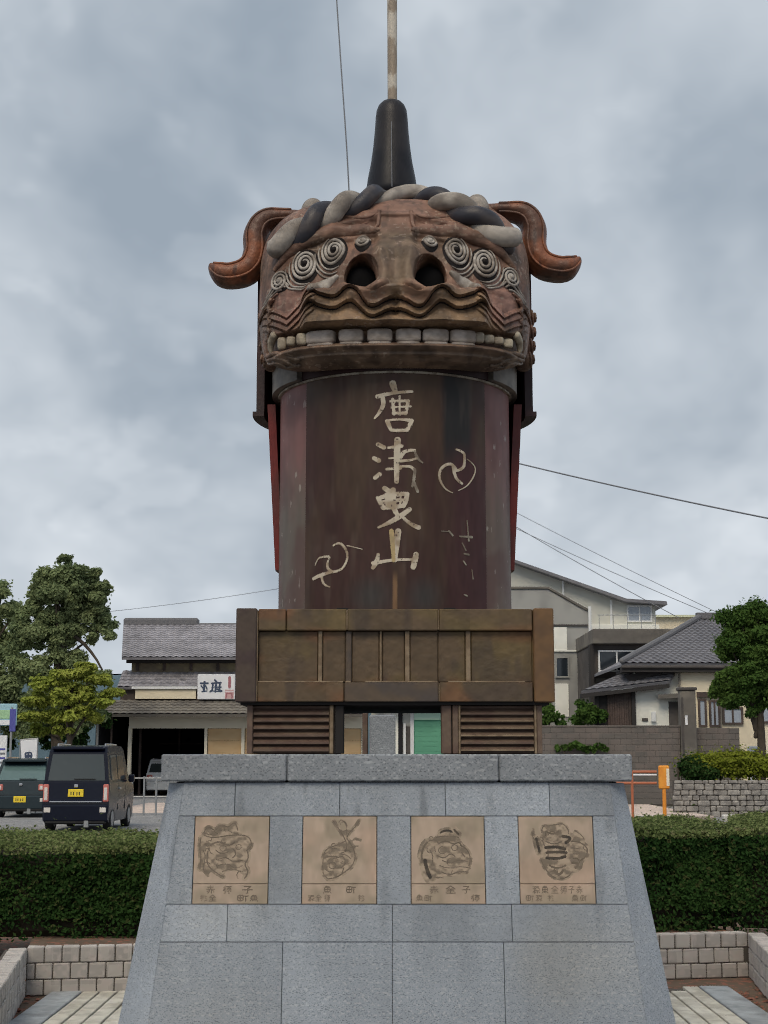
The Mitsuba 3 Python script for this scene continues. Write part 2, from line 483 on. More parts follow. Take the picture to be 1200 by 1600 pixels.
mat('base_bronze', base_fn, 0.6, lambda p, n, uv: fbm(p.x * 60, p.y * 60, p.z * 60), 0.0025)
mat('base_rust', worn((0.155, 0.085, 0.036), (0.110, 0.062, 0.032), 8), 0.6)
mat('base_plum', worn((0.050, 0.031, 0.030), (0.066, 0.046, 0.036), 9, amp=0.55), 0.6)
mat('base_slate', worn((0.066, 0.052, 0.046), (0.090, 0.064, 0.044), 9), 0.6)
mat('base_strip', worn((0.235, 0.175, 0.115), (0.15, 0.105, 0.065), 20), 0.6)
mat('base_leg', worn((0.098, 0.060, 0.046), (0.125, 0.086, 0.062), 9, amp=0.5), 0.6)
mat('base_black', (0.014, 0.012, 0.012), 0.8)

# the ground
mat('asphalt', speckle((0.16, 0.16, 0.165), (0.11, 0.11, 0.11), (0.23, 0.23, 0.23), 30, 14), 0.85)
mat('soil', lambda p, n, uv: mix(mix((0.085, 0.060, 0.042), (0.135, 0.098, 0.075), fbm(p.x * 4, p.y * 4)), (0.20, 0.085, 0.060), smoothstep(0.66, 0.8, noise(p.x * 26, p.y * 26))), 0.95,
    lambda p, n, uv: fbm(p.x * 30, p.y * 30), 0.02)
mat('lawn', (0.05, 0.07, 0.03), 0.95)
mat('white_tile', worn((0.50, 0.48, 0.42), (0.36, 0.34, 0.29), 6), 0.6)
mat('grey_tile', worn((0.30, 0.325, 0.345), (0.21, 0.225, 0.24), 5), 0.6)
mat('sett', lambda p, n, uv: mix(mix((0.40, 0.375, 0.35), (0.30, 0.28, 0.265), cell_rand(dr.floor(p.x * 8), dr.floor(p.y * 8), dr.floor(p.z * 8))), (0.40, 0.36, 0.34), smoothstep(0.5, 0.8, noise(p.x * 30, p.y * 30, p.z * 30))), 0.85,
    lambda p, n, uv: fbm(p.x * 50, p.y * 50, p.z * 50), 0.004)
mat('joint', (0.075, 0.066, 0.058), 0.95)
mat('white_line', worn((0.62, 0.60, 0.56), (0.45, 0.43, 0.40), 4), 0.8)
mat('pink_pavement', worn((0.42, 0.345, 0.30), (0.34, 0.28, 0.25), 3), 0.85)
mat('rubble', lambda p, n, uv: mix((0.33, 0.31, 0.285), (0.19, 0.178, 0.168), smoothstep(0.25, 0.75, fbm(p.x * 9, p.y * 9, p.z * 9))), 0.9)

# leaves
def leaf(key, c1, c2, c3, f=2.0, trans=0.6):
    """c3: the few yellowish leaves."""
    def fn(p, n, uv):
        k = cell_rand(dr.floor(p.x * 33), dr.floor(p.y * 33), dr.floor(p.z * 33))
        s = fbm(p.x * f, p.y * f, p.z * f)
        g = mix(c1, c2, dr.clip(smoothstep(0.3, 0.7, s) * 0.6 + 0.5 * k, 0, 1))
        g = g * (0.72 + 0.56 * fbm(p.x * 0.9 + 9, p.y * 0.9, p.z * 1.3))
        return mix(g, c3, smoothstep(0.84, 0.97, k) * 0.85)
    scene[key] = {'type': 'principledthin', 'base_color': proc(fn), 'roughness': 0.45, 'diff_trans': trans, 'eta': 1.3}


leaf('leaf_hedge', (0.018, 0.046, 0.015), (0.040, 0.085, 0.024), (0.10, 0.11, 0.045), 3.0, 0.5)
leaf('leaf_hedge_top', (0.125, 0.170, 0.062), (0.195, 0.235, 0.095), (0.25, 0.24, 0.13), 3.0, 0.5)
leaf('leaf_tree', (0.165, 0.225, 0.115), (0.30, 0.36, 0.175), (0.13, 0.12, 0.055), 0.7)
leaf('leaf_pine', (0.25, 0.32, 0.060), (0.42, 0.46, 0.105), (0.17, 0.13, 0.04), 1.2)
leaf('leaf_round', (0.050, 0.108, 0.028), (0.105, 0.175, 0.045), (0.10, 0.16, 0.04), 1.4)
leaf('leaf_bush', (0.17, 0.215, 0.026), (0.28, 0.31, 0.045), (0.17, 0.16, 0.05), 1.5)
mat('dry_leaf', (0.22, 0.085, 0.055), 0.8)
mat('twig', (0.030, 0.024, 0.016), 0.9)
mat('bark', worn((0.075, 0.060, 0.045), (0.045, 0.036, 0.028), 3), 0.9)
mat('hill_green', lambda p, n, uv: mix((0.050, 0.085, 0.108), (0.070, 0.108, 0.130), fbm(p.x * 0.05, p.y * 0.05, p.z * 0.05)), 0.95)

# buildings
def tile_fn(c1, c2):
    def fn(p, n, uv):
        k = cell_rand(dr.floor(p.x / 0.27), dr.floor(p.y / 0.26), dr.floor(p.z / 0.3))
        s = fbm(p.x * 0.9, p.y * 0.9, p.z * 1.4)
        return mix(c1, c2, dr.clip(0.55 * k + 1.4 * (s - 0.3), 0, 1))
    return fn


mat('old_tile', tile_fn((0.175, 0.17, 0.185), (0.345, 0.335, 0.365)), 0.6)
mat('dark_tile', tile_fn((0.145, 0.145, 0.162), (0.195, 0.193, 0.212)), 0.5)
mat('ridge_tile', (0.13, 0.13, 0.14), 0.6)
mat('cream_wall', worn((0.74, 0.66, 0.50), (0.66, 0.58, 0.44), 0.8, amp=0.15), 0.9)
mat('white_wall', worn((0.80, 0.80, 0.74), (0.72, 0.72, 0.66), 0.7, amp=0.12), 0.9)
mat('beige_wall', worn((0.60, 0.60, 0.55), (0.52, 0.52, 0.475), 0.6, amp=0.12), 0.9)
mat('concrete', lambda p, n, uv: mix((0.34, 0.34, 0.325), (0.22, 0.22, 0.215), smoothstep(0.35, 0.75, fbm(p.x * 1.4, p.y * 1.4, p.z * 0.4))), 0.9)
mat('block_grey', lambda p, n, uv: mix(mix((0.150, 0.140, 0.130), (0.105, 0.098, 0.092), fbm(p.x * 1.5, p.y * 1.5, p.z * 1.5)), (0.20, 0.16, 0.145), cell_rand(dr.floor(p.x / 0.4), dr.floor(p.z / 0.2)) * 0.5), 0.95)
mat('dark_wall', worn((0.095, 0.085, 0.080), (0.07, 0.064, 0.062), 1.5), 0.85)
mat('brown_band', worn((0.17, 0.155, 0.135), (0.12, 0.11, 0.10), 1.2), 0.85)
mat('dark_wood', worn((0.085, 0.060, 0.052), (0.055, 0.042, 0.038), 2), 0.75)
mat('eave_black', (0.03, 0.027, 0.027), 0.8)
mat('wood_board', lambda p, n, uv: mix((0.56, 0.37, 0.19), (0.62, 0.46, 0.27), fbm(p.x * 3, p.y * 3, p.z * 5)), 0.7)
mat('cream_beam', (0.80, 0.74, 0.60), 0.7)
mat('yellow_trim', worn((0.24, 0.20, 0.12), (0.17, 0.14, 0.10), 2), 0.8)
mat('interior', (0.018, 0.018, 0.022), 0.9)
mat('glass_dark', (0.020, 0.026, 0.034), 0.06, spec=0.6)
mat('glass_pale', (0.30, 0.34, 0.40), 0.12, spec=0.6)
mat('white_frame', (0.68, 0.69, 0.70), 0.5)
mat('grey_metal', (0.30, 0.31, 0.32), 0.45, metallic=0.3)
mat('green_panel', worn((0.125, 0.36, 0.235), (0.105, 0.32, 0.21), 0.8, amp=0.1), 0.55)
mat('mint_panel', (0.45, 0.66, 0.54), 0.6)
mat('pale_roof', (0.60, 0.62, 0.45), 0.8)
mat('sign_white', (0.74, 0.75, 0.78), 0.5)
mat('sign_ink', (0.045, 0.065, 0.115), 0.6)
mat('sign_pink', (0.55, 0.36, 0.37), 0.6)
mat('sign_red', (0.36, 0.15, 0.17), 0.6)
mat('sign_blue', (0.085, 0.09, 0.34), 0.5)
mat('sign_sky', (0.32, 0.52, 0.60), 0.5)
mat('sign_green', (0.34, 0.55, 0.33), 0.5)
mat('orange_paint', worn((0.74, 0.27, 0.035), (0.80, 0.34, 0.05), 3, amp=0.1), 0.5)
mat('red_rail', (0.44, 0.14, 0.07), 0.5)
mat('cable_black', (0.02, 0.02, 0.022), 0.6)
mat('cable_grey', (0.17, 0.18, 0.20), 0.6)

# cars
mat('car_navy', (0.003, 0.005, 0.016), 0.22, coat=0.15, spec=0.25)
mat('car_teal', (0.012, 0.024, 0.031), 0.28, coat=0.3)
mat('car_white', (0.70, 0.71, 0.72), 0.3, coat=0.7)
mat('car_glass', (0.050, 0.060, 0.062), 0.04, spec=0.7)
mat('car_glass_teal', (0.10, 0.16, 0.16), 0.08, spec=0.7)
mat('car_black', (0.012, 0.012, 0.013), 0.6)
mat('chrome', (0.62, 0.62, 0.64), 0.2, metallic=0.9)
mat('lamp_red', (0.55, 0.16, 0.13), 0.2, coat=0.8)
mat('lamp_clear', (0.66, 0.62, 0.58), 0.15, coat=0.8)
mat('plate_yellow', (0.78, 0.58, 0.04), 0.5)
mat('plate_mark', (0.10, 0.09, 0.03), 0.5)
mat('tyre', (0.018, 0.018, 0.018), 0.85)
mat('rim', (0.35, 0.36, 0.38), 0.35, metallic=0.7)

# ================================================================== the ground
GX = 0.057                                                      # the monument's axis
obj('ground', box(-400, 400, -60, 900, -0.6, 0.0), 'soil', kind='structure', label='brown soil and ground around the monument')
obj('road', [box(-300, 300, 17.0, 260, -0.02, 0.004)], 'asphalt', kind='structure', label='pale grey asphalt forecourt and road behind the hedges')
obj('forecourt', [box(-60, 60, -40, 6.0, -0.02, 0.006)], 'asphalt', kind='structure', label='grey paved forecourt in front of the monument')
rd = 'road'

# ================================================================== granite plinth
plinth = thing('granite_plinth', 'battered grey granite plinth with four bronze plaques under the lion monument', 'plinth')
ZT, HT, BAT, YC = 1.535, 1.035, 0.18, 8.07                      # top height, half-width there, batter, centre
CH0, CHK = 0.075, 0.072                                         # corner chamfer at the top, its growth per metre down


def ring(z, grow=0.0):
    h = HT + BAT * (ZT - z) + grow
    c = CH0 + CHK * (ZT - z)
    x, y = GX, YC
    return np.array([[x - h + c, y - h, z], [x + h - c, y - h, z], [x + h, y - h + c, z], [x + h, y + h - c, z],
                     [x + h - c, y + h, z], [x - h + c, y + h, z], [x - h, y + h - c, z], [x - h, y - h + c, z]])


obj('core', hull(np.vstack([ring(-0.15, -0.03), ring(ZT, -0.03)])), 'mortar', plinth)
# the front face as a drawing board: x across, t up the slope, n outwards
tl = math.hypot(1, BAT)
FO = np.array([0, YC - HT, ZT])                                 # top of the face, t = 0
FT = np.array([0, BAT, 1.0]) / tl
FN = np.array([0, -1.0, BAT]) / tl
FACE = np.eye(4)
FACE[:3, 0], FACE[:3, 1], FACE[:3, 2], FACE[:3, 3] = [1, 0, 0], FT, FN, FO


def on_face(px, py):
    """Face coordinates (x, t) of what the photograph shows at (px, py)."""
    Y = 7.0
    for _ in range(20):
        p = P(px, py, Y)
        Y = YC - HT - BAT * (ZT - p[2])
    return np.array([p[0], (p[2] - ZT) * tl])


def slab(poly, thick=0.03, n0=-0.03, b=0.0015, gap=0.0012):
    g = Polygon(poly).buffer(-gap, join_style=2)
    o, i = np.array(g.exterior.coords)[:-1], np.array(g.buffer(-b, join_style=2).exterior.coords)[:-1]
    return moved(hull(np.vstack([np.c_[o, np.full(len(o), n0)], np.c_[o, np.full(len(o), n0 + thick - b)], np.c_[i, np.full(len(i), n0 + thick)]])), FACE)


def edge_x(t, side):
    z = ZT + t / tl
    return GX + side * (HT + BAT * (ZT - z) - CH0 - CHK * (ZT - z))


tA, tB, tC, tD = [on_face(620, y)[1] for y in (1275, 1413, 1472, 1600)]
tE = -(ZT + 0.02) * tl
t600 = tE
rows = [(0.0, tA, [364, 530, 697, 862]), (tA, tB, None), (tB, tC, [355, 613, 800]), (tC, tD - 0.06, [440, 613, 789]), (tD - 0.06, tE, [355, 530, 705, 880])]
PLQ = [(302, 420), (472, 589), (642, 758), (811, 929)]
for t0, t1, cuts in rows:
    tm = (t0 + t1) / 2
    py = 1345
    if cuts is None:
        xs = [on_face(a, 1345)[0] for ab in PLQ for a in ab]
        spans = [(None, xs[0]), (xs[1], xs[2]), (xs[3], xs[4]), (xs[5], xs[6]), (xs[7], None)]
    else:
        k = 1345 if t0 > tB else 1440 if t0 > tC else 1560
        xs = [on_face(a, k)[0] for a in cuts]
        spans = list(zip([None] + xs, xs + [None]))
    for a, b in spans:
        p = [(edge_x(t0, -1) if a is None else a, t0), (edge_x(t1, -1) if a is None else a, t1), (edge_x(t1, 1) if b is None else b, t1), (edge_x(t0, 1) if b is None else b, t0)]
        obj('slab', slab(p), ('granite', 'granite_pale', 'granite_dark', 'granite')[int(rng.integers(4))], plinth)
# corner strips and the other faces
for a, b in ((7, 0), (1, 2)):
    o0, o1, i0, i1 = ring(-0.02, 0.0), ring(ZT - 0.004, 0.0), ring(-0.02, -0.03), ring(ZT - 0.004, -0.03)
    k = 0.006
    e0, e1 = (o0[b] - o0[a]) * k, (o1[b] - o1[a]) * 2 * k
    obj('corner_strip', hull([o0[a] + e0, o0[b] - e0, o1[a] + e1, o1[b] - e1, i0[a], i0[b], i1[a], i1[b]]), 'granite_pale', plinth)
for a, b in ((2, 3), (3, 4), (4, 5), (5, 6), (6, 7)):
    o0, o1, i0, i1 = ring(-0.02, 0.0), ring(ZT - 0.004, 0.0), ring(-0.02, -0.03), ring(ZT - 0.004, -0.03)
    zs = [-0.02, 0.7, 1.18, ZT - 0.004]
    for z0, z1 in zip(zs[:-1], zs[1:]):
        q0, q1, r0, r1 = ring(z0 + 0.003), ring(z1 - 0.003), ring(z0 + 0.003, -0.03), ring(z1 - 0.003, -0.03)
        e = (q0[b] - q0[a]) * 0.002
        obj('slab', hull([q0[a] + e, q0[b] - e, q1[a] + e, q1[b] - e, r0[a], r0[b], r1[a], r1[b]]), 'granite', plinth)
# cap: three stones in front, plain ones round the other sides
CT, CB, CHW = 1.660, ZT + 0.004, 1.062
cx = [GX - CHW, XX(448, 1200, 7.0), XX(780, 1200, 7.0), GX + CHW]
for x0, x1 in zip(cx[:-1], cx[1:]):
    obj('cap_stone', box(x0 + 0.002, x1 - 0.002, YC - CHW, YC - 0.35, CB, CT, 0.007), 'granite_cap', plinth)
    obj('cap_stone', box(x0 + 0.002, x1 - 0.002, YC - 0.345, YC + CHW, CB, CT, 0.007), 'granite_cap', plinth)


# ------------------------------------------------------------------ plaques
def disc(cx, cy, r, n=24, a0=0, a1=360, sx=1.0):
    a = np.radians(np.linspace(a0, a1, n))
    return np.stack([cx + sx * r * np.cos(a), cy + r * np.sin(a)], 1)


def S(*p, w=0.022):
    return (np.array(p, float), w)


lion = [S((.10, .22), (.16, .14), (.26, .18), (.34, .10), (.44, .13), (.52, .07), (.58, .18), w=.03), S((.06, .30), (.05, .45), (.07, .62), (.06, .80), w=.03), S((.10, .26), (.25, .30), (.45, .27), (.62, .26), (.74, .30), (.78, .42), (.72, .50), w=.028),
        S((.20, .42), (.32, .37), (.46, .42), (.54, .38), w=.04), S((.18, .46), (.16, .60), (.18, .74), (.28, .84), (.40, .92), w=.028), S((.28, .50), (.36, .55), (.46, .52), w=.022), S((.52, .48), (.56, .56), (.52, .62), w=.03),
        S((.72, .50), (.74, .62), (.70, .72), (.74, .84), (.70, .94), w=.034), S((.30, .66), (.42, .62), (.54, .68), (.66, .66), w=.022), S((.32, .74), (.45, .72), (.56, .78), (.66, .74), w=.02), S((.38, .84), (.52, .80), (.64, .84), w=.022),
        S((.10, .50), (.13, .62), (.11, .78), (.18, .90), w=.02), S(*disc(.38, .47, .045, 10), w=.018), S(*disc(.60, .45, .04, 10), w=.016), S((.24, .20), (.30, .24), w=.02), S((.44, .18), (.50, .22), w=.02), S((.14, .36), (.22, .34), w=.018)]
bream = [S((.40, .03), (.46, .12), (.52, .22), (.57, .32), w=.026), S((.78, .03), (.72, .13), (.64, .22), (.60, .32), w=.026), S((.56, .04), (.60, .14), (.60, .24), w=.016), S((.57, .32), (.60, .44), (.58, .52), w=.03), S((.60, .32), (.68, .44), (.72, .58), (.68, .74), (.58, .84), (.46, .92), (.34, .95), w=.03),
         S((.57, .36), (.46, .42), (.36, .46), (.29, .52), (.27, .60), (.26, .74), (.27, .86), (.34, .95), w=.026), S((.28, .62), (.38, .60), (.47, .61), w=.04), S((.48, .62), (.54, .60), (.58, .68), (.52, .78), w=.026), S(*disc(.40, .74, .05, 12), w=.02),
         S((.50, .56), (.60, .58), (.66, .64), w=.02), S((.52, .70), (.60, .72), (.66, .70), w=.018), S((.50, .50), (.58, .50), (.66, .52), w=.018), S((.72, .32), (.80, .34), w=.02), S((.66, .46), (.76, .44), w=.018), S((.54, .86), (.56, .78), w=.03), S((.30, .80), (.36, .84), (.42, .84), w=.02)]
beast = [S((.40, .22), (.52, .19), (.56, .21), w=.04), S((.60, .18), (.65, .24), w=.045), S((.34, .30), (.42, .28), (.56, .28), (.66, .30), w=.026), S((.20, .38), (.14, .48), (.12, .60), (.14, .68), w=.05), S((.17, .66), (.19, .78), (.24, .92), w=.075), S((.22, .36), (.30, .34), (.36, .38), w=.03),
         S((.36, .40), (.48, .36), (.58, .40), (.66, .38), (.70, .44), w=.03), S(*disc(.42, .50, .055, 12), w=.022), S(*disc(.60, .46, .045, 12), w=.022), S((.34, .58), (.44, .62), (.54, .56), (.60, .60), w=.026), S((.68, .42), (.78, .50), (.82, .62), (.80, .74), w=.028),
         S((.42, .66), (.54, .70), (.66, .66), (.78, .68), w=.024), S((.38, .74), (.52, .78), (.66, .76), (.80, .78), w=.022), S((.40, .84), (.54, .88), (.66, .84), (.76, .84), w=.03), S((.24, .50), (.28, .60), (.26, .74), w=.024), S((.30, .44), (.32, .52), w=.026), S((.70, .54), (.74, .60), w=.034), S((.26, .92), (.42, .93), w=.02)]
helm = [S((.30, .22), (.34, .12), (.46, .10), (.58, .08), (.66, .14), (.68, .24), w=.024), S((.36, .20), (.46, .24), (.54, .20), w=.04), S((.18, .18), (.17, .28), (.20, .34), w=.024), S((.22, .32), (.24, .42), (.26, .52), w=.05), S((.30, .34), (.34, .44), w=.026), S((.60, .28), (.70, .32), (.64, .38), w=.06),
        S((.36, .36), (.46, .40), (.58, .36), w=.03), S((.35, .46), (.48, .45), (.62, .48), w=.06), S((.36, .54), (.48, .53), (.64, .54), w=.05), S((.36, .62), (.50, .63), (.62, .60), w=.055), S((.38, .50), (.38, .62), w=.03), S((.60, .44), (.63, .60), w=.04), S((.72, .36), (.84, .38), (.93, .46), (.92, .58), (.84, .66), w=.035),
        S((.72, .46), (.82, .48), w=.025), S((.74, .56), (.82, .56), w=.022), S((.28, .66), (.32, .76), (.38, .86), (.48, .94), w=.026), S((.72, .70), (.80, .72), (.76, .78), w=.055), S((.70, .86), (.64, .92), (.54, .95), w=.026), S((.40, .74), (.50, .78), (.62, .74), w=.045), S((.46, .82), (.52, .88), (.58, .82), w=.06), S((.78, .20), (.86, .26), (.90, .32), w=.02)]


def kanji(kind):
    """Small cut characters, as far as the photograph shows them."""
    a = {'aka': [S((.2, .18), (.8, .18)), S((.5, .02), (.5, .45)), S((.08, .45), (.92, .45)), S((.4, .45), (.38, .7), (.2, .95)), S((.6, .45), (.62, .95)), S((.25, .6), (.15, .75)), S((.75, .6), (.9, .78))],
         'shi': [S((.3, .05), (.1, .3)), S((.3, .3), (.08, .6)), S((.25, .4), (.3, .9), (.18, .95)), S((.45, .1), (.95, .1)), S((.5, .3), (.9, .3), (.9, .75)), S((.5, .3), (.5, .75)), S((.7, .1), (.7, .97))],
         'ko': [S((.2, .1), (.8, .1), (.5, .4)), S((.5, .38), (.52, .9), (.38, .95)), S((.05, .5), (.95, .5))],
         'uo': [S((.45, .02), (.2, .25)), S((.3, .12), (.7, .12), (.55, .28)), S((.2, .28), (.8, .28), (.8, .65), (.2, .65), (.2, .28)), S((.2, .46), (.8, .46)), S((.5, .28), (.5, .65)), S((.1, .92), (.16, .78)), S((.38, .9), (.35, .78)), S((.62, .9), (.58, .78)), S((.9, .92), (.8, .78))],
         'shu': [S((.1, .2), (.6, .2)), S((.3, .05), (.3, .9)), S((.1, .5), (.55, .5)), S((.7, .15), (.9, .25)), S((.7, .45), (.9, .55)), S((.62, .95), (.95, .75))],
         'ki': [S((.5, .02), (.08, .4)), S((.5, .02), (.92, .4)), S((.25, .42), (.75, .42)), S((.15, .65), (.85, .65)), S((.5, .42), (.5, .92)), S((.08, .94), (.92, .94))],
         'machi': [S((.05, .15), (.5, .15), (.5, .8), (.05, .8), (.05, .15)), S((.05, .48), (.5, .48)), S((.28, .15), (.28, .8)), S((.58, .2), (.98, .2)), S((.78, .2), (.78, .95))],
         'gen': [S((.1, .12), (.9, .12)), S((.12, .3), (.2, .4)), S((.1, .85), (.25, .65)), S((.35, .12), (.3, .95)), S((.45, .3), (.9, .3), (.9, .6), (.45, .6), (.45, .3)), S((.67, .6), (.67, .95)), S((.45, .8), (.38, .9)), S((.85, .75), (.95, .9))]}[kind]
    return a


def drawing(strokes, x0, x1, t0, t1, w=1.0):
    """Unit-square strokes (y down) laid into a rectangle of the face."""
    W, H = x1 - x0, t0 - t1
    return brush([(np.stack([x0 + p[:, 0] * W, t0 - p[:, 1] * H], 1), np.atleast_1d(wd) * W * w) for p, wd in strokes])


CAPT = [[('aka', .18, .30, 0), ('shi', .40, .52, 0), ('ko', .66, .80, 0), ('machi', .60, .74, 1), ('uo', .76, .88, 1), ('shu', .10, .20, 1), ('ki', .22, .32, 1)],
        [('uo', .28, .40, 0), ('machi', .60, .72, 0), ('gen', .08, .17, 1), ('ki', .18, .27, 1), ('shi', .30, .38, 1), ('shu', .74, .84, 1)],
        [('aka', .24, .37, 0), ('ki', .46, .60, 0), ('ko', .68, .80, 0), ('uo', .06, .16, 1), ('machi', .18, .28, 1), ('shi', .80, .92, 1)],
        [('gen', .16, .26, 0), ('uo', .28, .38, 0), ('ki', .41, .51, 0), ('shi', .53, .62, 0), ('ko', .64, .72, 0), ('aka', .74, .83, 0), ('machi', .08, .18, 1), ('gen', .20, .29, 1), ('shu', .36, .44, 1), ('uo', .68, .77, 1), ('machi', .80, .88, 1)]]
PLAB = ['bronze plaque with a shaggy mane relief, leftmost of the four', 'bronze plaque with a curling sea bream relief', 'bronze plaque with a horned beast head and black mane relief', 'bronze plaque with a winged helmet relief, rightmost of the four']
for i, ((a, b), art) in enumerate(zip(PLQ, (lion, bream, beast, helm))):
    x0, x1 = on_face(a + 0.4, 1345)[0], on_face(b - 0.4, 1345)[0]
    tm = on_face((a + b) / 2, 1381)[1]
    pl = obj('plaque', slab([(x0, tA - .001), (x0, tm), (x1, tm), (x1, tA - .001)], 0.028, -0.03, 0.002, 0.0008), 'plaque', plinth, label=PLAB[i])
    obj('caption_plate', slab([(x0, tm), (x0, tB + .001), (x1, tB + .001), (x1, tm)], 0.028, -0.03, 0.002, 0.0008), 'plaque', pl)
    k = 0.03 * (x1 - x0)
    relief = drawing(art, x0 + k, x1 - k, tA - .012, tm + .008, 0.60)
    M = FACE.copy()
    M[:3, 3] = FO + FN * -0.0030
    M0 = FACE.copy()
    M0[:3, 3] = FO + FN * -0.0030
    mass = drawing(art, x0 + k, x1 - k, tA - .012, tm + .008, 2.8).buffer(0.006).buffer(-0.008)
    mass = unary_union([Polygon(g.exterior) for g in getattr(mass, 'geoms', [mass])])
    hullp = unary_union([mass]).convex_hull.buffer(-0.012)
    rr_p = np.random.default_rng(90 + i)
    tiny = []
    for _ in range(16):
        c_ = np.array([rr_p.uniform(x0 + .03, x1 - .03), rr_p.uniform(tm + .03, tA - .03)])
        if hullp.contains(Point(*c_)):
            a_ = rr_p.uniform(0, 6.28) if i != 1 else 0.6
            q_ = disc(0, 0, rr_p.uniform(.008, .018), 6, math.degrees(a_), math.degrees(a_) + rr_p.uniform(80, 170)) + c_
            tiny.append((q_, np.array([.0028, .0045, .0025])))
    fine_ = brush(tiny)
    M3 = FACE.copy()
    M3[:3, 3] = FO + FN * -0.0025
    obj('fine_relief', moved(prism(fine_, 0.0016), M3), 'engraved', pl, kind='stuff')
    obj('figure', moved(prism(mass, 0.0014), M0), 'plaque_worn', pl, kind='stuff')
    obj('relief', moved(prism(relief, 0.0018), M), 'engraved', pl, kind='stuff')
    if i in (2, 3):                                             # heavier black strokes
        dark = drawing([beast[4], beast[0], beast[1]] if i == 2 else [helm[7], helm[8], helm[9], helm[3], helm[5]], x0 + k, x1 - k, tA - .012, tm + .008, 0.72)
        M2 = FACE.copy()
        M2[:3, 3] = FO + FN * -0.0022
        for g in getattr(dark, 'geoms', [dark]):
            obj('dark_stroke', moved(prism(g, 0.0015), M2), 'engraved_dark', pl)
    cs = []
    W, H = x1 - x0, tm - (tB + .004)
    for kd, u0, u1, row in CAPT[i]:
        v0, v1 = ((.10, .50) if row == 0 else (.56, .90))
        cs.append(drawing(kanji(kd), x0 + u0 * W, x0 + u1 * W, tm - v0 * H, tm - v1 * H, 5.0 if row == 0 else 5.0))
    obj('caption', moved(prism(unary_union(cs), 0.0018), M), 'engraved', pl, kind='stuff')

# ================================================================== the lion monument
lionm = thing('lion_monument', 'tall lion head festival float monument with inscribed column on granite plinth', 'monument')
base = lionm + '__carriage'
YB = 7.33                                                       # front of the box
bx = lambda px, py=1020, Y=YB: XX(px, py, Y)
zt, zb = ZZ(950.5, YB), ZZ(1097, YB)
z_r0, z_r1 = ZZ(985, YB), ZZ(1066, YB)
YBK = 2 * YC - YB
D = 0.035                                                       # depth of the panels behind the frame
obj('carriage', box(bx(372), bx(862), YB + D + 0.01, YBK - 0.02, zb + .01, zt - .012, 0.004), 'base_bronze', lionm)
obj('post', box(bx(368.5), bx(401), YB - 0.012, YB + 0.13, zb, zt, 0.005), 'base_plum', base, label='dark plum-stained corner post')
obj('post', box(bx(834), bx(865.5), YB - 0.012, YB + 0.13, zb, zt, 0.005), 'base_rust', base, label='rust-brown corner post')
obj('post', box(bx(368.5), bx(401), YBK - 0.13, YBK, zb, zt, 0.005), 'base_bronze', base)
obj('post', box(bx(834), bx(865.5), YBK - 0.13, YBK, zb, zt, 0.005), 'base_bronze', base)
for a, b, m in ((403, 446, 0), (447.5, 541, 0), (543, 685, 0), (686.5, 832.5, 0)):
    obj('top_rail', box(bx(a), bx(b), YB, YB + 0.15, z_r0, zt - .003, 0.004), 'base_bronze', base)
for a, b, m in ((403, 537, 'base_bronze'), (538.5, 685, 'base_slate'), (686.5, 832, 'base_bronze')):
    obj('bottom_rail', box(bx(a), bx(b), YB + 0.004, YB + 0.15, zb + .002, z_r1, 0.004), m, base)
for a, b, m in ((403, 496, 'base_bronze'), (504, 539, 'base_bronze'), (540, 549, 'base_slate'), (550, 592, 'base_bronze'), (598, 632, 'base_bronze'), (641, 684, 'base_bronze'), (685.5, 727, 'base_bronze'), (737, 832, 'base_bronze')):
    obj('panel', box(bx(a), bx(b), YB + D - (0.012 if m == 'base_slate' else 0), YB + 0.1, z_r1 + .002, z_r0 - .002, 0.003), m, base)
for a, b, m in ((497, 503, 'base_strip'), (593.5, 596.5, 'base_strip'), (633, 640, 'base_strip'), (728.5, 735.5, 'base_strip')):
    obj('mullion', box(bx(a), bx(b), YB + D - 0.012, YB + 0.1, z_r1 + .001, z_r0 - .002, 0.002), m, base)
for a, b in ((403, 536), (540, 548), (570, 684), (700, 820)):
    obj('ledge', box(bx(a), bx(b), YB + 0.008, YB + D, z_r1 + .0005, z_r1 + 0.0065, 0.001), 'base_strip', base)
for a, b in ((541.2, 542.8), (685.3, 686.3)):
    obj('joint_strip', box(bx(a), bx(b), YB - 0.001, YB + 0.02, z_r0 + .004, zt - .006), 'base_strip', base)
obj('joint_strip', box(bx(685.3), bx(686.3), YB - 0.001, YB + 0.02, zb + .004, z_r1 - .004), 'base_strip', base)
obj('joint_strip', box(bx(401.2), bx(402.6), YB + 0.0, YB + 0.03, zb + .004, zt - .01), 'base_strip', base)
for s in (-1, 1):                                               # the flanks
    xe = bx(367.5) if s < 0 else bx(866)
    for y0, y1 in ((YB + .14, YC - .005), (YC + .005, YBK - .14)):
        obj('panel', box(xe + (0.02 if s < 0 else -0.05), xe + (0.05 if s < 0 else -0.02), y0, y1, z_r1, z_r0, 0.003), 'base_bronze', base)
        obj('top_rail', box(xe + (0.0 if s < 0 else -0.06), xe + (0.06 if s < 0 else 0), y0, y1, z_r0 + .002, zt - .003, 0.004), 'base_bronze', base)
        obj('bottom_rail', box(xe + (0.0 if s < 0 else -0.06), xe + (0.06 if s < 0 else 0), y0, y1, zb + .002, z_r1 - .002, 0.004), 'base_bronze', base)
obj('underside', box(bx(376), bx(858), YB + 0.03, YBK - 0.03, zb - 0.012, zb + 0.009), 'base_black', base)
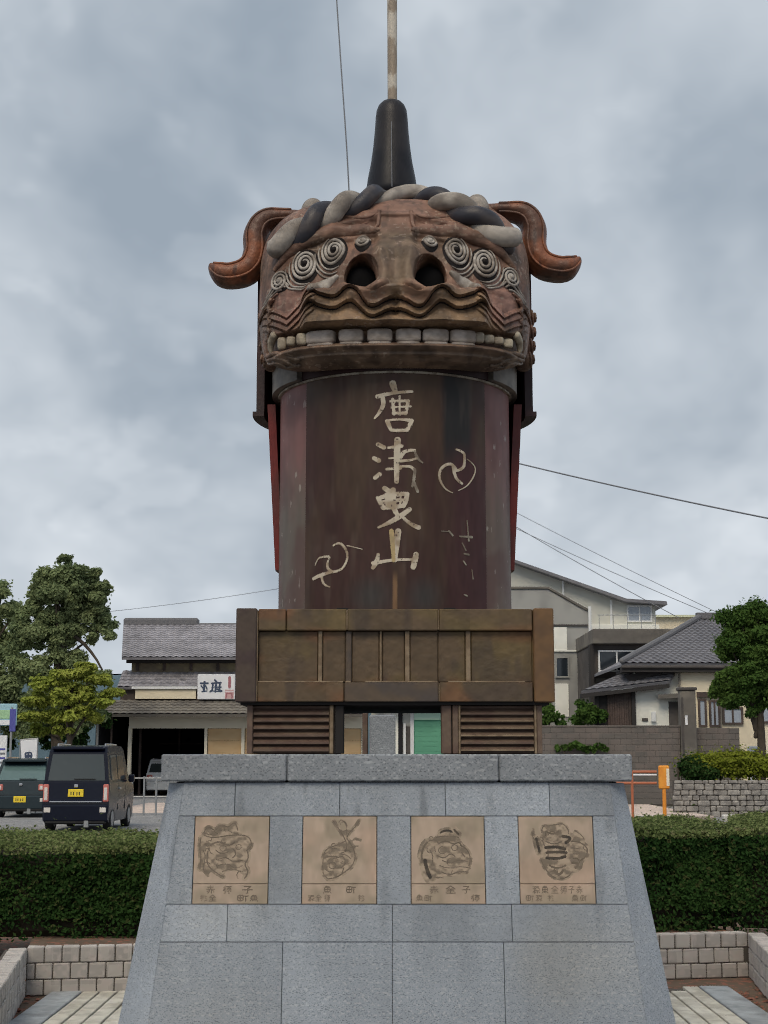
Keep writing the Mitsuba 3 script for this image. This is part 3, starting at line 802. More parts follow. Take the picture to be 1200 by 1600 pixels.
# two louvred trestles
ZL = CT + 0.002
for a, b, st in ((386, 524, 1), (707, 847, 2)):
    yl = YB + 0.05
    lk = obj('trestle', box(bx(a + 3), bx(b - 3), yl + 0.035, YBK - 0.05, ZL, zb - .014, 0.003), 'base_leg', lionm)
    if st == 1:
        posts = [(a, a + 9, 'base_leg'), (b - 9, b - 3, 'base_strip'), (b, b + 13, 'base_black')]
    else:
        posts = [(a - 17, a - 2, 'base_leg'), (a, a + 9, 'base_leg'), (a + 9.5, a + 12.5, 'base_strip'), (b - 12, b - 8.5, 'base_strip'), (b - 8, b, 'base_leg')]
    for c, d, m in posts:
        obj('post', box(bx(c), bx(d), yl - 0.004, yl + 0.12, ZL, zb - .013, 0.003), m, lk)
    n = 6
    x0, x1 = bx(a + (10 if st == 1 else 13)), bx(b - (10 if st == 1 else 13))
    for k in range(n):
        z0 = ZL + 0.012 + k * (zb - ZL - 0.035) / n
        hgt = (zb - ZL - 0.035) / n
        m = hull([[x0, yl + .004, z0], [x1, yl + .004, z0], [x0, yl + .004, z0 + 0.010], [x1, yl + .004, z0 + 0.010], [x0, yl + 0.036, z0 + hgt * .55], [x1, yl + 0.036, z0 + hgt * .55], [x0, yl + 0.036, z0 + hgt * .9], [x1, yl + 0.036, z0 + hgt * .9]])
        obj('louvre', m, 'base_leg' if st == 1 else 'base_leg', lk)
        if (st == 2 and k in (2, 3, 4)) or (st == 1 and k in (3, 4)) or (st == 2 and k == 0):
            obj('louvre_edge', box(x0, x1, yl - .0005, yl + .006, z0 + .001, z0 + 0.0085, 0.001), 'base_strip' if st == 2 else 'base_leg', lk)

# ------------------------------------------------------------------ column
R = 0.612
zc0, zc1 = zt - 0.002, ZZ(585, 7.46)
col = lionm + '__column'


def cyl_shell(r0, r1, a0, a1, z0, z1, n=40, taper=1.0, nz=2):
    """A curved plate round the column's axis, angles from the front (degrees, to the right positive); taper scales its bottom."""
    ang = np.radians(np.linspace(a0, a1, n))
    rows = []
    for z, k in zip(np.linspace(z0, z1, nz), np.linspace(taper, 1, nz)):
        for r in (r0, r1):
            rows.append(np.stack([GX + k * r * np.sin(ang), YC - k * r * np.cos(ang), ang * 0 + z], 1))
    v = np.vstack(rows)
    f = []

    def q(a, b, c, d):
        f.extend([[a, b, c], [a, c, d]])
    for j in range(nz - 1):
        ib, ob, it, ot = (2 * j) * n, (2 * j + 1) * n, (2 * j + 2) * n, (2 * j + 3) * n
        for i in range(n - 1):
            q(ob + i, ob + i + 1, ot + i + 1, ot + i)
            q(ib + i + 1, ib + i, it + i, it + i + 1)
        q(ib, ob, ot, it)
        q(ob + n - 1, ib + n - 1, it + n - 1, ot + n - 1)
    L = 2 * (nz - 1) * n
    for i in range(n - 1):
        q(0 + i, 0 + i + 1, n + i + 1, n + i)
        q(L + i + 1, L + i, L + n + i, L + n + i + 1)
    m = trimesh.Trimesh(v, np.array(f), process=False)
    if m.volume < 0:
        m.invert()
    return m


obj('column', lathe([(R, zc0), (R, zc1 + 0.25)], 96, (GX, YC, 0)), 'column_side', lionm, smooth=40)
obj('inscription_panel', cyl_shell(R - 0.02, R + 0.007, -47.0, 47.5, zc0 + 0.004, zc1 + 0.06, 64), 'panel_lacquer', col, smooth=40, label='dark lacquered panel with brushed characters')
obj('rim', cyl_shell(R - 0.01, R + 0.014, -92, 92, zc1 + 0.004, zc1 + 0.014, 72), 'gilt_thin', col, smooth=40)
obj('jaw_shade', cyl_shell(R - 0.02, R + 0.012, -100, 100, zc1 + 0.02, zc1 + 0.30, 72), 'cape_dark', col, smooth=40)  # dark shell painting the deep shade between jaw and rim
for a0, a1 in ((-104, -50), (50, 104)):
    obj('collar', cyl_shell(R - 0.01, R + 0.045, a0, a1, zc1 + 0.018, zc1 + 0.32, 40), 'collar_grey', col, smooth=40, label='grey collar plate under the jaw')
for a in (535, 703):                                            # small black drain slots at the foot of the panel
    obj('foot_slot', box(XX(a - 9, 948, 7.42), XX(a + 9, 948, 7.42), 7.43, 7.6, zt - .004, zt + 0.012), 'base_black', col)


def on_column(px, py, r=R):
    Y = 7.5
    for _ in range(30):
        p = P(px, py, Y)
        Y = YC - math.sqrt(max(r * r - (p[0] - GX) ** 2, 0.0))
    return np.array([r * math.asin((p[0] - GX) / r), p[2]])


def bent(shape, depth, r):
    """A flat drawing (arc length, z) wrapped round the column, standing depth proud of radius r."""
    m = prism(shape, depth)
    v, f = trimesh.remesh.subdivide_to_size(m.vertices, m.faces, 0.035)
    ph, rr = v[:, 0] / r, r + v[:, 2]
    return trimesh.Trimesh(np.stack([GX + rr * np.sin(ph), YC - rr * np.cos(ph), v[:, 1]], 1), f, process=False)


def glyph(strokes, ox, oy, k, name, m, label=None, depth=0.004, kind=None):
    """Strokes in pixels of an enlarged view: photo pixel = origin + coordinate / k."""
    out = []
    for pts, w in strokes:
        q = np.array([on_column(ox + a / k, oy + b / k, R + 0.007) for a, b in pts])
        out.append((q, np.atleast_1d(w) / k * 0.0033))
    obj(name, bent(brush(out), depth, R + 0.006), m, col, label=label, kind=kind)


Z = lambda *p, w=24: (np.array(p, float), w)
glyph([Z((268, 98), (285, 150), w=(52, 40)), Z((150, 198), (290, 170), (418, 160), w=(34, 24, 20)), Z((185, 195), (195, 255), (165, 320), (128, 368), w=(34, 34, 28, 14)), Z((250, 236), (392, 232), w=(18, 22)),
       Z((268, 220), (278, 335), w=24), Z((388, 236), (376, 300), (368, 335), w=(28, 26, 22)), Z((255, 284), (408, 276), w=(15, 14)), Z((270, 328), (372, 328), w=(18, 26)), Z((322, 195), (322, 345), w=(16, 14)), Z((225, 392), (242, 430), (256, 462), w=(34, 32, 26)), Z((232, 386), (330, 378), (418, 388), w=(18, 16, 30)),
       Z((412, 392), (398, 430), (378, 462), w=(34, 34, 28)), Z((252, 460), (320, 464), (382, 460), w=(22, 26, 24))], 560, 580, 5, 'character', 'gilt', 'first brushed character of the inscription, at the top')
glyph([Z((152, 572), (200, 596), w=(30, 34)), Z((122, 680), (160, 698), w=(30, 36)), Z((130, 834), (165, 806), w=(30, 34)), Z((306, 540), (300, 700), (298, 862), w=(52, 44, 36)), Z((236, 598), (338, 585), w=(20, 26)), Z((330, 668), (372, 625), (440, 618), w=(34, 26, 20)),
       Z((238, 682), (330, 675), w=(12, 16)), Z((300, 702), (400, 696), (455, 680), w=(24, 20, 16)), Z((222, 766), (330, 760), w=(20, 18)), Z((325, 745), (395, 744), (440, 775), w=(18, 20, 24))], 560, 580, 5, 'character', 'gilt', 'second brushed character with three dots at its side')
glyph([Z((440, 625), (470, 690), (500, 715), w=(18, 22, 12)), Z((440, 775), (430, 860), (420, 900), w=(24, 22, 18)), Z((430, 860), (462, 940), w=(20, 22))], 560, 580, 5, 'faded_stroke', 'gilt_thin')
glyph([Z((205, 915), (250, 950), w=(36, 44)), Z((150, 990), (175, 1030), (195, 1070), w=(26, 36, 32)), Z((170, 990), (270, 965), (385, 958), w=(30, 40, 26)), Z((380, 960), (370, 1010), (352, 1055), w=(34, 38, 30)), Z((190, 1068), (270, 1062), (355, 1050), w=(26, 34, 30)), Z((180, 1025), (270, 1012), (365, 1006), w=(28, 34, 20)),
       Z((270, 930), (270, 1000), (288, 1100), w=(44, 50, 34)), Z((225, 960), (235, 1060), w=(36, 40)), Z((330, 975), (325, 1055), w=(12, 18)), Z((400, 1080), (330, 1130), (250, 1178), (158, 1220), w=(32, 40, 32, 16)), Z((290, 1090), (310, 1140), w=(32, 30)), Z((335, 1125), (390, 1180), (470, 1222), w=(20, 28, 36))], 560, 580, 5, 'character', 'gilt', 'third brushed character, two crossed tails below a box')
glyph([Z((310, 1252), (300, 1360), (288, 1480), w=(48, 40, 26)), Z((115, 1500), (200, 1486), (290, 1474), (450, 1472), w=(30, 24, 20, 18)), Z((155, 1432), (145, 1480), (115, 1535), w=(24, 36, 30)), Z((450, 1432), (440, 1480), (428, 1530), w=(40, 46, 40))], 560, 580, 5, 'character', 'gilt', 'fourth brushed character like a trident, at the bottom')
glyph([Z((258, 1250), (268, 1360), (275, 1480), w=(36, 34, 26))], 560, 580, 5, 'stained_stroke', 'gilt_yellow', depth=0.0045)
glyph([Z((862, 380), (895, 405), (893, 445), (848, 470), w=(9, 12, 12, 10)), Z((848, 450), (858, 495), (884, 522), w=(14, 14, 10)), Z((858, 460), (832, 440), (802, 455), (790, 495), (808, 535), (845, 560), w=(12, 12, 11, 10, 7, 4)), Z((905, 420), (940, 465), (915, 520), (870, 550), w=(3, 4, 5, 3))], 390, 560, 2.667, 'swirl_emblem', 'gilt', 'thin three-armed swirl emblem beside the second character')
glyph([Z((350, 780), (385, 775), (408, 815), (395, 865), (345, 890), w=(7, 10, 9, 9, 11)), Z((345, 890), (325, 865), (335, 830), w=(12, 11, 7)), Z((330, 825), (295, 830), (275, 862), w=(9, 7, 3)), Z((345, 890), (295, 905), (268, 918), w=(10, 16, 14)), Z((302, 905), (308, 935), (335, 952), w=(12, 9, 5)), Z((408, 780), (470, 795), w=(5, 3))], 390, 560, 2.667, 'swirl_emblem', 'gilt', 'thin three-armed swirl emblem low on the panel')
glyph([Z((830, 720), (845, 738), w=8), Z((875, 742), (925, 745), w=(6, 10)), Z((905, 675), (912, 760), w=(4, 7)), Z((885, 770), (900, 800), w=5), Z((895, 815), (912, 818), w=8), Z((890, 845), (900, 860), w=6), Z((925, 880), (930, 920), w=3), Z((895, 985), (905, 990), w=6), Z((800, 720), (830, 722), w=3)], 390, 560, 2.667, 'faint_signature', 'gilt_thin', 'faint column of small signature marks', kind='stuff')

# the cloth behind: dark upper part, red lower part
cz0, cz1 = ZZ(652, 8.07), ZZ(425, 8.07)
obj('cape', cyl_shell(0.700, 0.742, 88, 272, cz0, cz1, 60), 'cape_dark', lionm, smooth=40, label='dark maroon cape behind the head')
obj('cape_hem', cyl_shell(0.700, 0.760, 86, 274, cz0 - 0.004, cz0 + 0.02, 60), 'cape_dark', lionm + '__cape', smooth=40)
obj('cape_lining', cyl_shell(0.640, 0.682, 86, 274, ZZ(892, 8.07), cz0 + 0.06, 60, 0.925, 6), 'cape_red', lionm, smooth=40, label='red cloth hanging below the dark cape')

# ------------------------------------------------------------------ the lion's head
hd = lionm + '__head'
ZK = np.array([3.555, 3.575, 3.61, 3.70, 3.85, 4.00, 4.20, 4.32, 4.42, 4.50, 4.545, 4.565])
AK = np.array([0.59, 0.65, 0.690, 0.705, 0.715, 0.720, 0.720, 0.705, 0.655, 0.56, 0.35, 0.02])      # half-width
DK = np.array([0.64, 0.72, 0.755, 0.775, 0.79, 0.77, 0.665, 0.60, 0.55, 0.46, 0.30, 0.02])          # depth in front of the axis
from scipy.interpolate import PchipInterpolator
half, deep = PchipInterpolator(ZK, AK), PchipInterpolator(ZK, DK)
PW = 3.1
# heights of the face's features: drawing height (as in the photograph) against metres
FY = np.array([580, 567, 523, 478, 427, 390, 330, 300.0])
FZ = np.array([3.550, 3.575, 3.690, 3.815, 3.970, 4.165, 4.40, 4.54])
zz = lambda y: np.interp(-np.asarray(y, float), -FY, FZ)
yy = lambda z: np.interp(z, FZ, FY)
_o = np.linspace(0, 260, 521)
_l = _o * (0.00311 + 0.00030 * np.minimum(_o / 215, 1.2) ** 4)
lx_of = lambda o: np.sign(o) * np.interp(np.abs(o), _o, _l)
off_of = lambda l: np.sign(l) * np.interp(np.abs(l), _l, _o)


def smooth(a, b, x):
    t = np.clip((x - a) / (b - a), 0, 1)
    return t * t * (3 - 2 * t)


WO = np.array([-5, 0, 12, 37, 72, 98, 120, 135, 152, 175])
WY = np.array([0, 0, 4, 15, -13, -2, -9, -18, 4, 22.0])
wave = PchipInterpolator(WO, WY)
LIPS = [(444, 1.0), (463, 1.05), (482, .95), (507, .12)]
EYES = [(-52, 386, 14), (-98, 393, 22), (-142, 406, 21), (55, 386, 14), (97, 393, 22), (140, 404, 21), (-178, 418, 13), (178, 414, 13)]


def carve(lx, z):
    """Relief of the face in metres, outwards."""
    o, y = off_of(lx), yy(z)
    ao = np.abs(o)
    h = np.zeros_like(o)
    # overlapping scalloped lips
    w = wave(np.clip(ao, 0, 175))
    L = [b + a * w for b, a in LIPS]
    m = smooth(152, 138, ao)
    for i in range(len(L) - 1):
        t = (y - L[i]) / np.maximum(L[i + 1] - L[i], 4)
        inside = (t >= 0) & (t < 1)
        h += np.where(inside, (0.008 + 0.056 * np.clip(t, 0, 1) ** 0.8) * m, 0)
    # cheek folds: V-shaped scallops either side of the mouth
    c = np.abs(ao - 168)
    v = y + 0.95 * c
    mm = smooth(46, 36, c) * smooth(468, 478, v) * smooth(524, 516, v)
    h += 0.024 * mm * (((v - 470) / 12.5) % 1.0)
    h -= 0.022 * smooth(38, 20, c) * smooth(432, 445, y) * smooth(488, 470, v)
    # open mouth, lower lip and chin
    mo = smooth(202, 192, ao)
    h -= 0.060 * mo * smooth(505, 509, y - 0.2 * 0) * smooth(538, 534, y)
    h += 0.042 * smooth(196, 176, ao) * np.exp(-((y - 546) / 6.5) ** 2)
    h += 0.030 * np.exp(-((ao - 38) / 22) ** 2) * np.exp(-((y - 458) / 14) ** 2)
    h += 0.016 * smooth(190, 170, ao) * np.exp(-((y - 559) / 3.2) ** 2)
    # nose: bridge, wings, nostrils, groove
    h += 0.095 * np.exp(-(ao / 70) ** 4) * smooth(470, 440, y) * smooth(366, 408, y)
    h += 0.030 * m * smooth(436, 452, y) * smooth(512, 504, y)
    for a, y0, rr in EYES:
        h -= 0.030 * np.exp(-((np.hypot(o - a, y - y0) / (rr * 1.7)) ** 4))
    h += 0.034 * smooth(36, 22, ao) * smooth(328, 342, y) * smooth(412, 396, y)
    h += 0.022 * smooth(46, 10, ao - 0.9 * (y - 316)) * smooth(318, 322, y) * smooth(345, 338, y)
    r = np.hypot((ao - 54) / 25.0, (y - 427) / 24.0)
    h += 0.034 * np.exp(-((r - 1.45) / 0.40) ** 2)
    h -= 0.22 * smooth(1.05, 0.90, r)
    h -= 0.030 * np.exp(-(o / 6) ** 2) * smooth(455, 464, y) * smooth(500, 490, y)
    # brow ridges and forehead
    for y0, k in ((372, 0.030), (346, 0.026)):
        h += k * np.exp(-((y - y0 - 0.12 * (ao - 60)) / 5.5) ** 2) * smooth(118, 96, ao) * smooth(22, 30, ao)
    h += 0.018 * np.exp(-((ao - 50) / 14) ** 2) * smooth(325, 333, y) * smooth(376, 366, y)
    for a, y0, rr in EYES:
        h += 0.030 * np.exp(-((np.hypot(o - a, y - y0) / rr) ** 2) * 1.3)
    return h


def front(lx, z, relief=True):
    a, d = half(z), deep(z)
    q = np.clip(np.abs(lx) / a, 0, 0.9995)
    y = YC - d * (1 - q ** PW) ** (1 / PW)
    return y - (carve(lx, z) * smooth(0.995, 0.93, q) if relief else 0)


def jaw_slant(p):
    """The mouth and jaw rise from the chin towards the cheeks."""
    p = np.array(p, float)
    p[..., 2] += np.maximum(3.86 - p[..., 2], 0) * 0.58 * smooth(7.46, 8.02, p[..., 1])
    return p


NZ, NA = 300, 460
zs = np.r_[np.linspace(3.555, 4.45, 255), np.linspace(4.454, 4.565, NZ - 255)]
ang = np.linspace(-np.pi / 2, np.pi / 2, NA)
u = np.sign(np.sin(ang)) * np.abs(np.sin(ang)) ** 0.92
back = np.linspace(np.pi / 2, 3 * np.pi / 2, 62)[1:-1]
V = []
for z in zs:
    a, d = float(half(z)), float(deep(z))
    lx = u * a * 0.9999
    yf = front(lx, np.full_like(lx, z))
    nb = 0.006 * (meshkit.fbm(np.stack([lx * 14, yf * 14, lx * 0 + z * 14], 1), 3, 5) - 0.5)
    V.append(np.c_[np.r_[GX + lx, GX + a * np.sin(back)], np.r_[yf - nb, YC - 0.80 * d * np.cos(back)], np.full(NA + len(back), z)])
n = NA + len(back)
V = np.vstack(V)
F = grid_faces(len(zs), n, True)
V = np.vstack([V, [[GX, YC, zs[0]], [GX, YC, zs[-1]]]])
V = jaw_slant(V)
i = np.arange(n)
kk = (len(zs) - 1) * n
F = np.vstack([F, np.stack([i * 0 + len(V) - 2, (i + 1) % n, i], 1), np.stack([i * 0 + len(V) - 1, kk + i, kk + (i + 1) % n], 1)])
hm = trimesh.Trimesh(V, F, process=False)
if hm.volume < 0:
    hm.invert()
obj('head', hm, 'head_paint', lionm, smooth=38, label='weathered brown lion head with wavy lips')


def SP(o, y, lift=0.0, relief=True):
    """A point of the face, in drawing coordinates (offset from the axis, height), lifted outwards."""
    lx, z = lx_of(np.asarray(o, float)), zz(y)
    lx, z = np.broadcast_arrays(lx, z)
    lx = np.clip(lx, -0.985 * half(z), 0.985 * half(z))
    p = np.stack([GX + lx, front(lx, z, relief), z], -1)
    e = 1e-3
    gx = (front(lx + e, z, False) - front(lx - e, z, False)) / (2 * e)
    gz = (front(lx, z + e, False) - front(lx, z - e, False)) / (2 * e)
    nrm = np.stack([gx, -np.ones_like(gx), gz], -1)
    nrm[..., 0] *= 1
    nrm = np.stack([gx, -np.ones_like(gx), gz], -1)
    nrm /= np.linalg.norm(nrm, axis=-1, keepdims=True)
    return jaw_slant(p + nrm * lift)


def normal(o, y):
    a, b = SP(o, y, 0, False), SP(o, y, 1, False)
    return b - a


# nostrils: dark cups at the bottom of the two holes
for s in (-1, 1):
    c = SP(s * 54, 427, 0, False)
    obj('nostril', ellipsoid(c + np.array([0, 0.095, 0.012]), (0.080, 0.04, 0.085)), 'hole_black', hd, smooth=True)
# lip edges: dark beads paint the shade line under each scalloped fold
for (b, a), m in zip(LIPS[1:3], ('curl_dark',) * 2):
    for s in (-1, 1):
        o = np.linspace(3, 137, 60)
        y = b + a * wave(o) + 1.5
        obj('lip_shade', sweep(SP(s * o, y, -0.002), 0.0065, sides=6), m, hd, smooth=True)
# eyes and eyebrow curls: dark boss with pale rings
for o, y, r in EYES:
    t = np.linspace(0, 2 * np.pi, 30)
    boss = []
    for k in np.linspace(0, 1, 7):
        boss.append(SP(o + r * k * np.cos(t[:-1]), y + r * k * np.sin(t[:-1]), 0.010 - 0.008 * k ** 4))
    ob = np.vstack(boss)
    obj('eye_boss', trimesh.Trimesh(ob, grid_faces(7, 29, True), process=False), 'curl_dark', hd, smooth=True)
    sg_ = 1 if o > 0 else -1
    if r > 20:                                                  # scale-like arcs spreading from each curl
        for q_, (k0, k1) in zip((1.12, 1.36, 1.58), ((-0.35, 1.9), (0.0, 1.75), (0.35, 1.6))):
            w0 = np.linspace(k0, k1, 16)
            obj('eye_arc', sweep(SP(o + sg_ * r * q_ * np.cos(w0), y + r * q_ * np.sin(w0) * 0.9, 0.006), np.interp(np.linspace(0, 1, 16), [0, .2, .8, 1], [.002, .0052, .0052, .002]), sides=6), 'curl_light', hd, smooth=True)
    r = r * 0.88
    turns = 3.0 if r > 18 else 2.3
    tt = np.linspace(0.0, 1.0, 110)
    for d_, nm in ((0.0, 'eye_curl'),):
        w_ = 2 * np.pi * turns * tt + 1.1 + d_
        rr = r * (0.20 + 0.80 * tt)
        p = SP(o + sg_ * rr * np.cos(w_), y - rr * np.sin(w_) * 0.94, 0.011)
        obj(nm, sweep(p, np.interp(tt, [0, .1, .9, 1], [.005, .0075, .0085, .004]) * (1 if r > 18 else 0.85), sides=8), 'curl_light', hd, smooth=True)
    obj('pupil', ellipsoid(SP(o, y, 0.008), (0.016, 0.016, 0.016), 2), 'curl_dark' if r > 18 else 'curl_light', hd, smooth=True)
for s, a, b in ((-1, 113, 434), (1, 108, 430)):                 # pale almond eye whites under the curls
    p = SP(s * np.linspace(a - 20, a + 22, 16), b + np.linspace(-9, 11, 16), 0.004)
    obj('eye_white', sweep(p, np.interp(np.linspace(0, 1, 16), [0, .2, .5, .85, 1], [.012, .026, .034, .022, .008]), 0.014, up=normal(s * a, b), sides=12), 'curl_light', hd, smooth=True, label='pale almond eye white')
# strands between the curls and temples
for s in (-1, 1):
    for k in range(5):
        o = np.linspace(166 + 5 * k, 196 + 3 * k, 10)
        obj('temple_lock', sweep(SP(s * o, 424 + 5 * k + (o - 166) * 0.15 - 9 * np.sin((o - 166) / 9), 0.006), 0.006, sides=6), 'curl_light' if k < 3 else 'head_paint', hd, smooth=True)
# forehead blocks and red brow line
for s in (-1, 1):
    obj('brow_line', sweep(SP(s * np.array([92, 60, 33, 28, 27, 26]), np.array([355, 361, 361, 356, 347, 336]), 0.006), 0.010, sides=8), 'head_paint', hd, smooth=True)
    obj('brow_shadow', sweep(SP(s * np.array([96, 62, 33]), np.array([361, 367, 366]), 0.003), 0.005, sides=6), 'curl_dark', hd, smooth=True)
for s in (-1, 1):
    for k, (y0, a0, a1) in enumerate(((338, 30, 92), (350, 44, 108), (343, 96, 140), (371, 120, 160))):
        o = np.linspace(a0, a1, 16)
        obj('forehead_fold', sweep(SP(s * o, y0 + 5 * np.sin((o - a0) / (a1 - a0) * np.pi * 1.5) + 0.07 * (o - a0), 0.0), np.interp(np.linspace(0, 1, 16), [0, .3, .8, 1], [.003, .010, .010, .003]), sides=8), 'head_paint', hd, smooth=True)
for s in (-1, 1):                                               # heavy brows over the eye curls
    o = np.linspace(30, 186, 30)
    y = np.interp(o, [30, 52, 75, 100, 124, 148, 170, 186], [366, 364, 364, 360, 368, 376, 390, 402])
    obj('brow', sweep(SP(s * o, y, 0.004), np.interp(o, [30, 45, 100, 150, 186], [.016, .034, .042, .038, .012]), sides=12), 'head_paint', hd, smooth=True)
# teeth: six big ones, a lower row of edges, small ones to the corners
TZ0, TZ1 = zz(533), zz(511)
for o, w in ((-117, 40), (-70, 36), (-25, 37), (20, 37), (63, 38), (105, 37)):
    c0, c1, cm = SP(o - w / 2 + 1, 524, 0, False), SP(o + w / 2 - 1, 524, 0, False), SP(o, 524, 0, False)
    wv = (c1 - c0)[:2]
    yaw = math.degrees(math.atan2(wv[1], wv[0]))
    L = np.linalg.norm(wv)
    for nm, hh, zc in (('tooth', (TZ1 - TZ0) / 2 + 0.004, cm[2]), ('lower_tooth', (TZ1 - TZ0) * 0.13, cm[2] - 0.040)):
        m = trimesh.creation.icosphere(subdivisions=3)
        v = np.sign(m.vertices) * np.abs(m.vertices) ** 0.42 * np.array([L / 2 * (1.15 if nm == 'tooth' else 1.05), 0.030, hh])
        m.vertices = v
        m.apply_transform(rot([0, 0, 1], yaw))
        m.apply_translation([cm[0], cm[1] + 0.012, zc])
        obj(nm, m, 'tooth', hd, smooth=True)
for o, w, hgt in ((-146, 13, 17), (-162, 11, 13), (-175, 11, 18), (131, 12, 15), (146, 12, 12), (160, 12, 11), (174, 12, 13)):
    c = SP(o, 523, 0, False)
    tm_ = trimesh.creation.icosphere(subdivisions=2)
    tm_.vertices = np.sign(tm_.vertices) * np.abs(tm_.vertices) ** 0.55 * np.array([w * 0.00215, 0.018, hgt * 0.0018]) + c + np.array([0, 0.006, 0])
    obj('tooth', tm_, 'fang', hd, smooth=True, label='small side tooth')
for s in (-1, 1):
    o = s * np.array([185, 189, 190, 188.0])
    obj('fang', sweep(SP(o, np.array([505, 515, 527, 540]), 0.006, False), np.array([.022, .020, .015, .006]), sides=10), 'fang', hd, smooth=True, label='curved fang at the corner of the mouth')
# jaw-corner folds and the lumps of mane along the cheeks
for s in (-1, 1):
    for k in range(3):
        o = np.linspace(150, 196, 14)
        y = 556 + 9 * k - 0.0 * o + 10 * np.cos((o - 150) / 46 * np.pi * 1.3) + 2
        obj('jaw_fold', sweep(SP(s * o, np.minimum(y - 10, 566), 0.004, False), 0.012 - 0.002 * k, sides=8), 'head_paint', hd, smooth=True)
    for k, (y, r) in enumerate(((436, 0.052), (462, 0.056), (488, 0.058), (514, 0.05))):
        z = float(zz(y))
        c = np.array([GX + s * (float(half(z)) - (0.050 if s < 0 else 0.022)), YC - 0.16, z])
        obj('mane_lump', ellipsoid(c, (0.050, 0.11, r), 3), 'head_paint', hd, smooth=True)
        t = np.linspace(0, 4.2 * np.pi, 60)
        q = c + np.stack([s * 0.05 * np.sqrt(np.maximum(1 - (t / t[-1]) ** 2 * .8, 0)), -0.075 * t / t[-1] * np.cos(t) - 0.03, 0.042 * t / t[-1] * np.sin(t)], 1)
        obj('mane_spiral', sweep(q, 0.007, up=(1, 0, 0), sides=6), 'head_paint', hd, smooth=True)
    for k in range(4):
        o = np.linspace(196, 205, 8)
        obj('cheek_lock', sweep(SP(s * (190 + 3 * np.sin(np.linspace(0, 3, 12))), np.linspace(440 + 18 * k, 460 + 18 * k, 12), 0.005, False), 0.010, sides=8), 'head_paint', hd, smooth=True)

# ears: painted S-shaped leaves
for s, dy in ((-1, 0), (1, -10)):
    pth = [(148, 343, 12), (178, 342, 13), (203, 348, 17.5), (217, 370, 20), (217, 397, 20.5), (226, 420, 21), (250, 431, 19.5), (268, 430.5, 18.5), (279, 425, 13), (287, 418.5, 6)]
    q = spline(np.array([[*P(617 + s * a, b + dy, 8.0), w * 0.00338] for a, b, w in pth]), 44)
    obj('ear', sweep(q[:, :3], q[:, 3], q[:, 3] * 1.0 + 0.055, sides=22, dome=False), 'ear_paint', lionm, smooth=50, label='rust-brown S-shaped ear, on the %s' % ('left' if s < 0 else 'right'))
    rim = q[3:-1]
    for side in (-1, 1):
        obj('ear_rim', sweep(rim[:, :3] + np.array([0, -1, 0]) * (rim[:, 3:] * 0.80 + 0.050) + np.gradient(rim[:, :3], axis=0)[:, [2, 1, 0]] * np.array([-1, 0, 1]) / np.linalg.norm(np.gradient(rim[:, :3], axis=0), axis=1, keepdims=True) * side * rim[:, 3:] * 0.60, 0.007, sides=8), 'ear_paint', lionm + '__ear' + ('' if s < 0 else '_001'), smooth=True)
    plug = q[0, :3]
    obj('ear_root', ellipsoid(plug + np.array([s * -0.02, 0.02, -0.02]), (0.09, 0.12, 0.07)), 'head_paint', lionm, smooth=True)
# twisted rope across the brow
cl = [(-186, 386), (-166, 378), (-148, 365), (-124, 344), (-82, 324), (-42, 312), (0, 306), (42, 311), (83, 319), (124, 337), (150, 361), (166, 373), (184, 381)]


def rope_point(a, b):
    Y = 7.7
    for _ in range(25):                                         # rests on the brow
        p = P(617 + a, b, Y)
        z = min(p[2], 4.545)
        q = float(np.clip((p[0] - GX), -0.93 * half(z), 0.93 * half(z)))
        Y = 0.5 * Y + 0.5 * (float(front(q, z, False)) - 0.030)
    return P(617 + a, b, Y)


from scipy.ndimage import gaussian_filter1d
c = gaussian_filter1d(spline(np.array([rope_point(a, b) for a, b in cl]), 150), 6, axis=0, mode='nearest')
tan = np.gradient(c, axis=0)
tan /= np.linalg.norm(tan, axis=1, keepdims=True)
A = np.cross(tan, [0, 1, 0])
A /= np.linalg.norm(A, axis=1, keepdims=True)
B = np.cross(A, tan)
s_ = np.r_[0, np.cumsum(np.linalg.norm(np.diff(c, axis=0), axis=1))]
sm = s_ - s_[np.argmin(np.abs(c[:, 0] - GX))]
ph = 2 * np.pi * np.sign(sm) * PchipInterpolator([0, .25, .41, .57, .74, 1.1], [0, .5, 1.0, 1.5, 2.0, 3.0])(np.abs(sm))
rope = obj('brow_rope', ellipsoid(c[75] + np.array([0, 0.06, -0.02]), (0.05, 0.05, 0.03), 2), 'rope_dark', lionm, smooth=True)
for k, m in ((0, 'rope_cream'), (1, 'rope_dark')):
    f = ph + k * np.pi - np.pi * 0.5
    q = c + 0.031 * (np.cos(f)[:, None] * A + np.sin(f)[:, None] * B)
    obj('strand', sweep(q, np.interp(np.linspace(0, 1, len(q)), [0, .25, .5, .75, 1], [.053, .047, .038, .047, .053]), sides=14), m, rope, smooth=True, label='%s strand of the twisted brow rope' % ('cream' if k == 0 else 'black'))
for s in (-1, 1):                                               # pale knots by the ears
    obj('knot', ellipsoid(P(617 + s * 128, 334 if s < 0 else 328, 7.86), (0.066, 0.07, 0.085)), 'rope_cream', rope, smooth=True)
    obj('knot', ellipsoid(P(617 + s * 178, 381 if s < 0 else 378, 7.72), (0.075, 0.05, 0.030)), 'rope_cream', rope, smooth=True)
